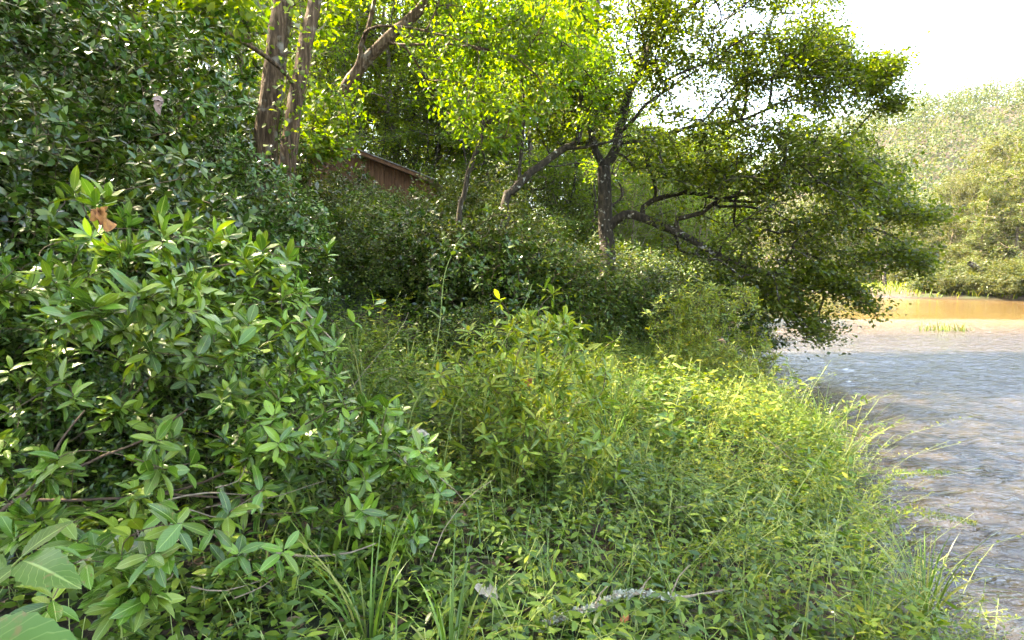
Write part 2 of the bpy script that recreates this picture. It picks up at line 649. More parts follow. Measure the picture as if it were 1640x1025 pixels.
def whorls(P, D, k, L, g=rs, opn=(40, 105), back=0.03):
    """Rosettes of leaves round each shoot tip, older leaves lower and wider open."""
    n = len(P)
    P = np.repeat(P, k, axis=0)
    A = np.repeat(norm(D), k, axis=0)
    ref = np.where(np.abs(A[:, 2:3]) < .9, np.array([[0, 0, 1.0]]), np.array([[1.0, 0, 0]]))
    u = norm(np.cross(A, ref))
    v = np.cross(A, u)
    i = np.tile(np.arange(k), n)
    ph = i * 2.39996 + np.repeat(g.uniform(0, 6.28, n), k) + g.normal(0, .15, n * k)
    t = i / max(k - 1, 1)
    th = np.radians(opn[0] + (opn[1] - opn[0]) * t) + g.normal(0, .16, n * k)
    rad = np.cos(ph)[:, None] * u + np.sin(ph)[:, None] * v
    LD = A * np.cos(th)[:, None] + rad * np.sin(th)[:, None]
    NN = A * np.sin(th)[:, None] - rad * np.cos(th)[:, None] + g.normal(0, .15, (n * k, 3))
    LD[:, 2] -= 0.12 * t
    Q = P - A * (t * back)[:, None]
    return Q, LD, NN, g.uniform(L[0], L[1], n * k) * (0.72 + .28 * np.sin(np.pi * np.clip(t + .25, 0, 1)))


def in_poly(poly, x, y):
    poly = np.asarray(poly, float)
    inside = np.zeros(np.shape(x), bool)
    j = len(poly) - 1
    for i in range(len(poly)):
        xi, yi = poly[i]
        xj, yj = poly[j]
        c = ((yi > y) != (yj > y)) & (x < (xj - xi) * (y - yi) / (yj - yi + 1e-12) + xi)
        inside ^= c
        j = i
    return inside


def sample_poly(poly, n, g):
    poly = np.asarray(poly, float)
    lo, hi = poly.min(0), poly.max(0)
    out = np.zeros((0, 2))
    while len(out) < n:
        q = g.uniform(lo, hi, (n * 3, 2))
        out = np.concatenate([out, q[in_poly(poly, q[:, 0], q[:, 1])]])
    return out[:n]


def clumped(poly, n, drange, g, clumps=30, spread=40.0):
    """Points in an outlined part of a crown, gathered into clumps with gaps between."""
    c = sample_poly(poly, clumps, g)
    cd = g.uniform(drange[0], drange[1], clumps)
    out = []
    while len(out) < n:
        i = g.integers(0, clumps, n)
        q = c[i] + g.normal(0, spread, (n, 2)) * np.array([1.25, .62])
        d = cd[i] + g.normal(0, spread / FPX * cd[i] * 1.0)
        ok = in_poly(poly, q[:, 0], q[:, 1])
        out += [(a[0], a[1], b) for a, b in zip(q[ok], d[ok])]
    out = np.array(out[:n])
    return px(out[:, 0], out[:, 1], out[:, 2])


# ------------------------------------------------------------------ terrain
EDGE_Y = np.array([-60, -10, 0, 3.2, 4.3, 6.1, 8.7, 11.4, 14, 22, 34, 50, 70, 95, 140, 300, 700.])
EDGE_X = np.array([-2, 1.2, 1.95, 2.5, 2.84, 3.5, 4.15, 4.75, 5.6, 9, 14, 20, 27, 34, 45, 90, 200.])
FAR_POLY = [(33.5, 56), (34.5, 49), (38, 44.5), (45, 42), (100, 36), (900, 20), (900, 1200), (220, 1200), (92, 300), (60, 130), (45, 90), (36, 66)]
S_TAB = [-40, -3, -1, 0, .4, 1.5, 3, 4.5, 6, 9, 14, 20, 30, 60, 120, 300]
Z_TAB = [-1.2, -.9, -.4, 0, .22, .4, .55, .8, 1.4, 2.9, 3.9, 4.7, 7.0, 17, 30, 45]


def wob(x, y):
    return (np.sin(x * 1.7 + .6 * np.sin(y * 1.1)) * np.sin(y * 1.9 + 1.3) * .06 + np.sin(x * .63 + 2) * np.sin(y * .71 + x * .2) * .14)


def far_dist(x, y):
    p = np.array(FAR_POLY, float)
    best = np.full(np.shape(x), 1e9)
    for i in range(len(p)):
        a, b = p[i - 1], p[i]
        e = b - a
        t = np.clip(((x - a[0]) * e[0] + (y - a[1]) * e[1]) / np.dot(e, e), 0, 1)
        best = np.minimum(best, np.hypot(x - a[0] - t * e[0], y - a[1] - t * e[1]))
    return np.where(in_poly(FAR_POLY, x, y), best, -best)


def shore(x, y):
    return (np.interp(y, EDGE_Y, EDGE_X) - x) * .92 + .12 * np.sin(y * 1.3) * np.clip(y / 4, 0, 1)


def gz(x, y):
    x, y = np.asarray(x, float), np.asarray(y, float)
    s = shore(x, y)
    z1 = np.interp(s, S_TAB, Z_TAB) + wob(x, y) * np.clip(s / 2, 0, 1)
    f = far_dist(x, y)
    hill = np.interp(x, [0, 76, 147, 203, 300, 900], [14, 33, 56, 66, 74, 80])
    q = np.clip((y - 95) / 140, 0, 1)
    z2 = np.interp(f, [-40, -3, 0, .6, 3, 12, 40], [-1.2, -.9, 0, .35, .7, 1.6, 5.0]) + np.where(f > 0, hill * q * q * (3 - 2 * q) * np.clip(f / 30, 0, 1), 0)
    return np.maximum(z1, z2)


def axis(parts):
    return np.unique(np.concatenate([np.arange(a, b, s) for a, b, s in parts]))


gx = axis([(-150, -30, 8), (-30, -8, 1.2), (-8, 6, .22), (6, 60, 1.2), (60, 420, 12)])
gy = axis([(-12, 0, 1.5), (0, 14, .22), (14, 40, 1.0), (40, 75, 1.5), (75, 420, 12)])
GX, GY = np.meshgrid(gx, gy)
GZ = gz(GX, GY) + rs.normal(0, .012, GX.shape)


def grid_faces(nx, ny):
    i, j = np.meshgrid(np.arange(nx - 1), np.arange(ny - 1))
    a = (j * nx + i).ravel()
    return np.stack([a, a + 1, a + nx + 1, a + nx], axis=1)


g0 = Geo()
g0.add(np.stack([GX, GY, GZ], -1), grid_faces(len(gx), len(gy)))
ground = build(g0, 'ground', M['soil'])
tag(ground, 'brown leaf-littered soil of the river bank and hillside', None, None, 'structure')


def ground_at(x, y):
    """The ground point behind photograph pixel (x, y)."""
    d = np.linspace(0.8, 60, 3000)
    p = px(np.full(d.shape, x), np.full(d.shape, y), d)
    hit = np.argmax(p[:, 2] < gz(p[:, 0], p[:, 1]))
    return p[hit]


def on_ground(p, sink=0.03):
    p = np.array(p, float)
    p[2] = float(gz(p[0], p[1])) - sink
    return p


# ------------------------------------------------------------------ river
def water_mat():
    m, nt, N, L = mat_new('river_water')
    out = N('ShaderNodeOutputMaterial')
    geo = N('ShaderNodeNewGeometry')
    p = N('ShaderNodeBsdfPrincipled')
    p.inputs['Roughness'].default_value = 0.07
    p.inputs['IOR'].default_value = 1.333
    p.inputs['Specular IOR Level'].default_value = 0.5
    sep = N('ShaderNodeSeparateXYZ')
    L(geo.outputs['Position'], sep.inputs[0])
    sun_shade_ramp = ramp(nt, [(0, (.020, .018, .016)), (.36, (.026, .021, .017)), (.46, (.030, .024, .020)), (.60, (.080, .050, .020)), (1, (.08, .05, .02))])  # shade painted into the near water colour, golden sunlight into the far reach
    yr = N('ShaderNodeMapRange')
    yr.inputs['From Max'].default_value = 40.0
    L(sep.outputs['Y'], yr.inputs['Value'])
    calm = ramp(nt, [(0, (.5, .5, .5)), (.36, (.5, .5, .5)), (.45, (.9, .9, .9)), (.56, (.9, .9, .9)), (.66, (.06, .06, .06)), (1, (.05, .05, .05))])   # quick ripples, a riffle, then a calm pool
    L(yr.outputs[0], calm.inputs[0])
    L(yr.outputs[0], sun_shade_ramp.inputs[0])
    L(sun_shade_ramp.outputs[0], p.inputs['Base Color'])
    prev = None
    for rot, sx, sy, stg, dist in ((30, 2.6, 5.2, 1.5, .10), (46, 8.0, 17.0, 1.7, .028)):
        mp = N('ShaderNodeMapping')
        mp.inputs['Rotation'].default_value = (0, 0, R(rot))
        mp.inputs['Scale'].default_value = (sx, sy, 1)
        L(geo.outputs['Position'], mp.inputs['Vector'])
        n1 = N('ShaderNodeTexNoise')
        n1.inputs['Scale'].default_value = 1.3
        n1.inputs['Detail'].default_value = 3.0
        n1.inputs['Roughness'].default_value = 0.5
        n1.inputs['Distortion'].default_value = 0.8
        L(mp.outputs[0], n1.inputs['Vector'])
        b = N('ShaderNodeBump')
        b.inputs['Distance'].default_value = dist
        st = N('ShaderNodeMath')
        st.operation = 'MULTIPLY'
        st.inputs[1].default_value = stg
        L(calm.outputs[0], st.inputs[0])
        L(st.outputs[0], b.inputs['Strength'])
        L(n1.outputs['Fac'], b.inputs['Height'])
        if prev:
            L(prev.outputs[0], b.inputs['Normal'])
        prev = b
    L(b.outputs[0], p.inputs['Normal'])
    L(p.outputs[0], out.inputs['Surface'])
    return m


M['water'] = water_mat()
wx = axis([(0.5, 12, .075), (12, 30, .25), (30, 60, .8), (60, 260, 6)])
wy = axis([(-8, 0, .5), (0, 14, .075), (14, 30, .16), (30, 60, .5), (60, 330, 4)])
WX, WY = np.meshgrid(wx, wy)
WZ = np.zeros_like(WX)
gw = np.random.default_rng(5)
amp_r = 1 + .5 * np.exp(-((WY - 19 - .1 * WX) / 4.5) ** 2) - .93 * np.clip((WY - 22) / 8, 0, 1)     # a riffle crosses the river, calm water beyond
for k in range(34):
    lam = gw.uniform(.2, .8)
    a = R(62) + gw.normal(0, .9)
    ph = gw.uniform(0, 6.28)
    kx, ky = math.cos(a) * 6.283 / lam, math.sin(a) * 6.283 / lam
    u = kx * WX + ky * WY + ph + 1.3 * np.sin(WX * .9 + k) * np.sin(WY * .8 + 2 * k)
    near = 1.0 if lam > .6 else np.clip((15 - WY) / 3, 0, 1) * np.clip((13 - WX) / 2, 0, 1)
    WZ += np.sin(u) * lam * .0046 * near
WZ *= amp_r
g0 = Geo()
g0.add(np.stack([WX, WY, WZ], -1), grid_faces(len(wx), len(wy)))
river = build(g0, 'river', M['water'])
tag(river, 'shallow rippling river reflecting the pale sky and golden trees', None, None, 'structure')
# ------------------------------------------------------------------ tree kinds, then their copies
DIA = leaf_tpl_diamond(.58, .14, .42)
DIA_N = leaf_tpl_diamond(.40, .14, .45)
LEAF4 = leaf_tpl(2, .46, .10, .08, .45)
LEAF_NARROW = leaf_tpl(2, .24, .12, .18, .42)
LEAF_NARROW1 = leaf_tpl(1, .24, .12, .16, .42)
LEAF_FINE = leaf_tpl_diamond(.26, .10, .4)


def tree_kind(name, seed, h, r0, lobes, tips, k, L, leaf, bark, low=.22, wide=.28, droop=.3):
    """A tree standing at the origin: trunk with limbs, crown of single leaves in lobes."""
    g = np.random.default_rng(seed)
    sk = Skel(np.array([0, 0, -.3]), 30000)
    tr = np.cumsum(np.concatenate([[[0, 0, 0]], g.normal(0, .035, (7, 3)) * h * .5]), axis=0) * np.array([1, 1, 0])
    tr[:, 2] = np.linspace(0, h * .86, 8)
    sk.limb(tr[1:], r0, r0 * .16, start=0, step=.5, jit=.02, seed=seed)
    T = []
    for q in range(lobes):
        z = h * (low + (1 - low) * ((q + .5) / lobes) ** .9)
        rr = wide * h * (1 - ((z / h - .52) / .62) ** 2) ** .5 if abs(z / h - .52) < .6 else wide * h * .25
        a = g.uniform(0, 6.28)
        rad = rr * g.uniform(.35, .9)
        c = np.array([math.cos(a) * rad, math.sin(a) * rad, z]) + np.array([np.interp(z, tr[:, 2], tr[:, 0]), np.interp(z, tr[:, 2], tr[:, 1]), 0])
        n = tips // lobes
        e = norm(g.normal(0, 1, (n, 3))) * g.uniform(.35, 1, (n, 1)) ** .5
        T.append(c + e * np.array([1.25, 1.25, .62]) * wide * h * g.uniform(.32, .52))
    T = np.concatenate(T)
    T[:, 2] = np.maximum(T[:, 2], .8)
    sk.attach(T, w=.16, step=.5, up=.05, keep=.5, seed=seed, zpen=.35)
    r = sk.radii(.010, .42)
    root = thing(name, None, 'tree', (0, 0, 0))
    gw_ = Geo()
    sk.wood(gw_, r, 4, 9, 0, .07, flare=.5)
    build(gw_, 'trunk', M[bark], root)
    P, D = sk.tip_dirs()
    gl = Geo()
    scatter(gl, DIA, *sprays(P, D, k, .75, .42, L, droop, .7, g), wid=g.uniform(.75, 1.15, len(P) * k))
    build(gl, 'crown', M[leaf], root)
    return root


kinds = [
    tree_kind('forest_tree', 21, 17, .20, 22, 900, 13, (.13, .21), 'forest_leaf', 'bark_grey', .16, .24),
    tree_kind('forest_tree', 22, 15, .15, 20, 800, 13, (.13, .2), 'forest_leaf', 'bark_grey', .10, .22),
    tree_kind('forest_tree', 23, 19, .24, 24, 950, 13, (.13, .21), 'forest_leaf', 'bark_dark', .30, .25),
    tree_kind('forest_tree', 24, 11, .09, 14, 520, 16, (.11, .17), 'forest_leaf', 'bark_dark', .06, .26),
]
FHEIGHT = [17, 15, 19, 11]
g = np.random.default_rng(33)
spots = []


def try_spot(x, y, kind, scale, rule, mind=2.2):
    s = float(shore(x, y))
    if any(math.hypot(x - a, y - b) < mind for a, b, *_ in spots):
        return False
    spots.append((x, y, kind, scale, rule))
    return True


# the wood behind the hut and along the slope
tries = 0
while len(spots) < 84 and tries < 6000:
    tries += 1
    q, d = g.uniform(-160, 1300), 17 + 50 * g.uniform(0, 1) ** 1.2
    x = (q - 820) / FPX * d
    s = float(shore(x, d))
    if s < (6.5 if d < 25 else 2.0):
        continue
    if q < 430 and sum(1 for t in spots if 820 + t[0] / t[1] * FPX < 430) > 8:
        continue
    if 380 < q < 1010 and d < 29:
        continue
    kind = int(g.integers(0, 4))
    scale = g.uniform(.85, 1.2)
    z = float(gz(x, d))
    if q > 890:                                     # lower trees where the sky shows over them
        if d < 32:
            continue
        kind = int(g.choice([1, 3, 3]))
        scale = min(scale, (2 + (440 - g.uniform(205, 270)) / FPX * d - z) / (FHEIGHT[kind] * 1.02))
        if scale < .45:
            continue
    label = ('slender backlit tree in the wood behind the hut roof' if 430 < q < 760 else
             'backlit forest tree rising behind the dark shrubs on the hillside' if q <= 430 else
             'backlit tree in the wood behind the leaning grey saplings' if q <= 930 else
             'low sunlit tree on the bank behind the dark-barked riverside tree')
    try_spot(x, d, kind, scale, label)
n_view = len(spots)
tries = 0
while len(spots) < n_view + 34 and tries < 4000:     # low trees closing the view behind the riverside tree
    tries += 1
    q, d = g.uniform(900, 1300), g.uniform(26, 62)
    x = (q - 820) / FPX * d
    s = float(shore(x, d))
    if s < 1.5:
        continue
    kind = int(g.choice([1, 3]))
    scale = (2 + (440 - (g.uniform(195, 262) if 1000 < q < 1160 else g.uniform(60, 240))) / FPX * d - float(gz(x, d))) / (FHEIGHT[kind] * 1.02)
    if .4 < scale < 1.9:
        try_spot(x, d, kind, scale, 'low sunlit tree on the bank behind the dark-barked riverside tree', 1.7)
# the same wood goes on up the hillside above the frame's left side and shades the foot of the slope
for x, y, k, scl in [(-10.6, 22, 1, 1.0), (-13.5, 25, 1, 1.1), (-12, 19.5, 3, 1.2), (-7.5, 30, 3, 1.0), (-5, 32, 3, 1.1), (-2.6, 29.5, 3, .95), (-9.5, 33, 3, 1.2), (-1, 33, 3, 1.1), (-3.6, 36, 3, 1.3), (.6, 30, 3, .9)]:
    spots.append((x, y, k, scl, 'slender backlit tree in the wood behind the hut roof'))
for x, y, k, scl in [(-6.4, 2.0, 2, 1.0), (-8.6, 4.4, 2, 1.1), (-8.2, .2, 2, 1.05), (-12.5, 2.6, 0, 1.15), (-5.6, -1.6, 2, 1.0), (-15.5, 9.5, 0, 1.1), (-17, 5, 2, 1.1), (-10, -2.5, 2, 1.1), (-21, 12, 1, 1.2)]:
    spots.append((x, y, k, scl, 'tall tree above the evergreen thicket on the steep hillside'))
used = [False] * 4
for x, y, k, scl, label in spots:
    loc = (x, y, float(gz(x, y)) - .1)
    grp = 'trees of the hillside wood'
    if not used[k]:
        o = kinds[k]
        o.location, o.rotation_euler, o.scale = loc, (0, 0, g.uniform(0, 6.28)), (scl,) * 3
        tag(o, label, None, grp)
        used[k] = True
    else:
        copy_tree(kinds[k], loc, g.uniform(0, 6.28), scl, label, grp)

# trees of the far bank
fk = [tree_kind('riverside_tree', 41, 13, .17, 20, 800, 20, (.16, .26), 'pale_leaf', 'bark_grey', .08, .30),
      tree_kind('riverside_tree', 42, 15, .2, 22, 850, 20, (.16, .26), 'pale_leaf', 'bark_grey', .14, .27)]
far_spots = [(1400, 66, .7, 0), (1440, 72, .75, 1), (1475, 60, .6, 0), (1520, 64, .72, 1), (1562, 56, .68, 0), (1600, 62, .95, 1), (1640, 54, .9, 1),
             (1690, 58, 1.2, 0), (1740, 52, 1.1, 1), (1800, 58, 1.2, 0), (1430, 88, .9, 0), (1500, 84, .9, 1), (1560, 80, 1.0, 0), (1620, 78, 1.2, 1), (1680, 80, 1.4, 0),
             (1370, 84, 1.0, 1), (1340, 96, 1.1, 0), (1300, 104, 1.1, 1), (1255, 112, 1.2, 0), (1210, 118, 1.2, 1), (1380, 110, 1.0, 1), (1320, 128, 1.2, 0), (1460, 112, 1.0, 0), (1540, 108, 1.1, 1)] + [(1850 + 75 * i, 50 + (i * 7) % 17, .95 + .05 * (i % 5), i % 2) for i in range(13)]
used = [False] * 2
for i, (q, d, scl, k) in enumerate(far_spots):
    x = (q - 820) / FPX * d
    loc = (x, d, float(gz(x, d)) - .2)
    label = ('sunlit yellowish tree behind the grassy far bank' if d < 70 and q > 1390 else
             'hazy golden tree rising behind the front row across the river' if d < 95 and q > 1390 else
             'distant pale tree where the river bends away')
    if not used[k]:
        used[k] = True
        o = fk[k]
        o.location, o.scale = loc, (scl,) * 3
        tag(o, label, None, 'trees across the river')
    else:
        copy_tree(fk[k], loc, g.uniform(0, 6.28), scl, label, 'trees across the river')

# wooded far hill: one mass
g = np.random.default_rng(51)
hp = []
for y in np.arange(104, 330, 6.8):
    for x in np.arange(.22 * y, 1.35 * y, 6.8):
        hp.append((x + g.uniform(-3, 3), y + g.uniform(-3, 3)))
hp = np.array(hp)
hp = hp[(far_dist(hp[:, 0], hp[:, 1]) > 6) & (hp[:, 1] < 250 + g.uniform(0, 40, len(hp)))]
hz = gz(hp[:, 0], hp[:, 1])
gl = Geo()
K = 210
n = len(hp)
hh = g.uniform(7, 16, n)
rad = g.uniform(3.4, 6.4, n)
e = norm(g.normal(0, 1, (n, K, 3)))
lobe = norm(g.normal(0, 1, (n, 6, 3)))
li = g.integers(0, 6, (n, K))
off = np.take_along_axis(lobe, li[..., None].repeat(3, -1), axis=1) * .62 + e * g.uniform(.25, .5, (n, K, 1))
P = np.stack([hp[:, 0], hp[:, 1], hz + hh * .55], -1)[:, None, :] + off * np.stack([rad, rad, hh * .52], -1)[:, None, :]
D = e + g.normal(0, .5, e.shape)
scatter(gl, DIA, P.reshape(-1, 3), D.reshape(-1, 3), (off + np.array([0, 0, .6])).reshape(-1, 3), g.uniform(.55, 1.0, n * K))
for x, y, z, h_ in zip(hp[:, 0], hp[:, 1], hz, hh):
    if y > 215 or g.uniform() < .12:
        tube(gl, [(x, y, z - .3), (x + .2, y, z + h_ * .5), (x, y + .2, z + h_ * .95)], [.22, .16, .05], 4, 1)
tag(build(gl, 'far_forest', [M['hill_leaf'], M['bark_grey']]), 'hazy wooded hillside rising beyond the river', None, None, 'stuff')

# ------------------------------------------------------------------ drawn trees
def finish_tree(name, label, sk, base, r, leaves, bark, leaf, tpl, sides=5, limb_sides=12, rough=.08, flare=.4, wid=None):
    root = thing(name, label, 'tree', base)
    gw_ = Geo()
    sk.wood(gw_, r, sides, limb_sides, 0, rough, flare)
    build(gw_, 'trunk', M[bark], root, base)
    gl_ = Geo()
    for lv in leaves:
        scatter(gl_, tpl, *lv, wid=1.0 if wid is None else rs.uniform(wid[0], wid[1], len(lv[0])))
    build(gl_, 'crown', M[leaf], root, base)
    return root


# the dark-barked tree on the bank with boughs over the water
g = np.random.default_rng(61)
b = on_ground(px(972, 470, 14), .2)
sk = Skel(b)
tk = sk.limb(px([974, 970, 969, 967], [415, 370, 320, 268], [14, 14, 14, 14]), .215, .165, start=0, step=.25, seed=1)
top = tk[-1]
sk.limb(px([956, 948, 938, 940, 925], [242, 190, 130, 60, -60], [13.9, 13.7, 13.5, 13.4, 13.2]), .10, .03, start=top, step=.25, jit=.02, seed=2)
sk.limb(px([985, 992, 1000, 1030, 1062, 1100], [235, 190, 150, 80, 10, -90], [14, 14, 14.1, 14.2, 14.4, 14.6]), .13, .03, start=top, step=.25, jit=.02, seed=3)
sk.limb(px([1005, 1035, 1060, 1120], [205, 170, 150, 110], [13.7, 13.4, 13.2, 12.8]), .06, .02, start=None, step=.25, jit=.02, seed=4)
sk.limb(px([1000, 1040, 1100, 1190, 1280], [230, 225, 205, 190, 150], [13.8, 13.6, 13.3, 13, 12.6]), .06, .02, start=top, step=.25, jit=.02, seed=41)
m = tk[len(tk) * 5 // 8]
l1 = sk.limb(px([1000, 1045, 1100, 1160, 1215, 1290, 1370], [344, 356, 378, 412, 430, 455, 470], [13.8, 13.5, 13.1, 12.7, 12.4, 12.1, 11.8]), .12, .02, start=m, step=.2, jit=.015, seed=5)
sk.limb(px([1030, 1062, 1110, 1160, 1225], [330, 312, 306, 318, 322], [13.7, 13.5, 13.3, 13.1, 12.8]), .075, .02, start=l1[4], step=.2, jit=.015, seed=6)
sk.limb(px([1085, 1125, 1150, 1200, 1260, 1340, 1420], [350, 340, 320, 306, 294, 290, 305], [13.2, 13, 12.9, 12.7, 12.5, 12.3, 12.2]), .06, .015, start=l1[8], step=.2, jit=.015, seed=7)
sk.limb(px([1150, 1200, 1250, 1290, 1320], [330, 330, 345, 370, 400], [13.0, 12.6, 12.2, 11.9, 11.6]), .04, .012, start=None, step=.2, jit=.01, seed=8)
crown_parts = [
    ([(1010, -120), (1330, -120), (1362, 10), (1385, 70), (1330, 130), (1180, 210), (1060, 190), (1000, 90)], 1150, (11.2, 16), 100, 30),
    ([(1280, 20), (1370, 40), (1455, 80), (1440, 128), (1370, 185), (1270, 190)], 260, (11.8, 13.8), 22, 20),
    ([(820, -60), (1010, -60), (1020, 120), (960, 240), (860, 230), (800, 120)], 560, (12.2, 15.5), 26, 34),
    ([(1000, 205), (1200, 190), (1330, 190), (1420, 230), (1470, 300), (1500, 345), (1440, 350), (1300, 330), (1100, 300), (1000, 270)], 800, (11, 15.5), 100, 26),
    ([(1030, 330), (1180, 320), (1400, 330), (1480, 400), (1470, 430), (1395, 440), (1300, 440), (1200, 450), (1110, 430), (1050, 390)], 330, (10.8, 15), 70, 24),
    ([(1220, 430), (1330, 430), (1400, 470), (1402, 500), (1350, 470), (1290, 468), (1330, 535), (1290, 520), (1240, 480)], 90, (11.2, 12.3), 26, 13),
]
def along(pts, n, d, w):
    pa = np.array(pts, float)
    t = g.uniform(0, len(pa) - 1.001, n)
    i = t.astype(int)
    q = pa[i] + (pa[i + 1] - pa[i]) * (t - i)[:, None] + g.normal(0, w, (n, 2))
    return px(q[:, 0], q[:, 1], d + g.normal(0, .15, n))


lv = []
for i, (poly, n, dr, cl, sp) in enumerate(crown_parts):
    sk.attach(clumped(poly, n, dr, g, cl, sp), w=.22, step=.25, up=.02, keep=.55, seed=70 + i)
for pts, n, d in (([(1290, 425), (1340, 440), (1375, 465), (1400, 498)], 70, 11.6), ([(1215, 450), (1250, 490), (1285, 515), (1328, 536)], 70, 11.6), ([(1400, 330), (1450, 350), (1490, 345), (1525, 335)], 50, 12.2),
                  ([(1400, 400), (1450, 405), (1480, 420), (1490, 432)], 55, 11.9), ([(1380, 150), (1420, 118), (1452, 88)], 40, 12.6), ([(1390, 180), (1430, 165), (1450, 150)], 30, 12.6)):
    sk.attach(along(pts, n, d, 6.0), w=.22, step=.2, up=.0, keep=.5, seed=n)
r = sk.radii(.006, .45)
P, D = sk.tip_dirs()
lv.append(sprays(P, D, 32, .6, .34, (.07, .12), .3, .8, g))
river_tree = finish_tree('riverside_tree', 'dark-barked tree leaning its long leafy boughs out over the river', sk, b, r, lv, 'bark_dark', 'birch_leaf', DIA, wid=(.8, 1.2))

# two trunks grown close together
g = np.random.default_rng(62)
b = on_ground(px(438, 420, 9), .2)
sk = Skel(b)
ta = sk.limb(px([424, 430, 440, 452, 460, 466, 478], [340, 230, 130, 40, -60, -220, -420], [9, 9, 9, 9, 9, 9, 9]), .19, .115, start=0, step=.22, jit=.012, seed=11)
tb = sk.limb(px([454, 466, 477, 490, 504, 528, 566], [330, 235, 160, 70, -10, -160, -380], [8.8, 8.7, 8.7, 8.7, 8.7, 8.6, 8.4]), .13, .08, start=0, step=.2, jit=.012, seed=12)
sk.limb(px([420, 380, 330, 260], [-260, -200, -120, -60], [8.6, 7.8, 7, 6.2]), .06, .02, start=ta[len(ta) * 3 // 4], step=.3, jit=.02, seed=13)
sk.limb(px([640, 760, 900], [-300, -230, -160], [8.6, 8.4, 8.2]), .07, .02, start=tb[-1], step=.3, jit=.02, seed=14)
for i, (poly, n, dr, cl, sp) in enumerate([
    ([(180, -500), (900, -500), (1000, -120), (900, -40), (560, -60), (400, -80), (220, -60)], 130, (6.5, 11.5), 30, 60),
    ([(220, -80), (420, -80), (430, 40), (370, 95), (300, 75), (230, 30)], 60, (5.6, 7.6), 12, 26),
    ([(380, -60), (540, -60), (560, 60), (520, 200), (470, 120), (425, 150), (405, 40)], 18, (9.2, 10.2), 8, 20),
    ([(900, -100), (1010, -100), (1000, 20), (950, 50), (910, 20)], 26, (7, 8.4), 6, 16)]):
    sk.attach(clumped(poly, n, dr, g, cl, sp), w=.2, step=.25, up=-.05, keep=.5, seed=80 + i)
r = sk.radii(.006, .42)
P, D = sk.tip_dirs()
lv = [sprays(P, D, 20, .6, .3, (.08, .15), .5, .7, g)]
finish_tree('forest_tree', 'pair of thick ridged brown trunks grown close together on the slope', sk, b, r, lv, 'bark_brown', 'forest_leaf', LEAF4, limb_sides=16, rough=.13, wid=(.9, 1.4))

# broken leaning trunk
g = np.random.default_rng(63)
b = on_ground(px(462, 300, 10.4), .2)
sk = Skel(b)
tl = sk.limb(px([500, 538, 572, 600, 632, 668, 705, 730], [215, 165, 112, 78, 48, 18, -40, -120], [10.4, 10.4, 10.4, 10.4, 10.4, 10.4, 10.3, 10.2]), .135, .08, start=0, step=.2, jit=.012, seed=21)
sk.limb(px([574, 577, 592, 602, 610], [100, 72, 40, 0, -80], [10.3, 10.2, 10.1, 10, 9.9]), .05, .03, start=tl[len(tl) // 2 - 2], step=.2, jit=.01, seed=22)
sk.limb(px([585, 605, 660, 720, 780], [52, 40, 42, 60, 84], [10, 9.8, 9.6, 9.4, 9.2]), .03, .01, start=None, step=.2, jit=.01, seed=23)
sk.limb(px([640, 700, 760, 820, 860], [70, 72, 76, 90, 120], [10.2, 10, 9.8, 9.6, 9.4]), .025, .01, start=None, step=.2, jit=.01, seed=24)
for i, (poly, n, dr, cl, sp) in enumerate([
    ([(540, -160), (900, -160), (900, -20), (700, -10), (600, -10)], 120, (9, 12.5), 20, 40),
    ([(540, -620), (900, -620), (980, -300), (960, -120), (540, -120)], 150, (9.6, 13), 34, 50),
    ([(640, -10), (900, -20), (960, 60), (930, 170), (850, 230), (760, 240), (690, 190), (690, 90), (640, 60)], 260, (9, 12), 30, 24),
    ([(520, 130), (570, 150), (575, 200), (545, 240), (505, 262), (485, 230)], 80, (9.0, 10.6), 20, 20)]):
    sk.attach(clumped(poly, n, dr, g, cl, sp), w=.18, step=.2, up=.0, keep=.5, seed=90 + i)
r = sk.radii(.005, .42)
P, D = sk.tip_dirs()
lv = [sprays(P, D, 24, .55, .3, (.08, .14), .55, .75, g)]
finish_tree('forest_tree', 'leaning brown trunk with a broken fork and drooping bright leaves', sk, b, r, lv, 'bark_brown', 'forest_leaf', LEAF4, limb_sides=12, rough=.12, wid=(.8, 1.2))

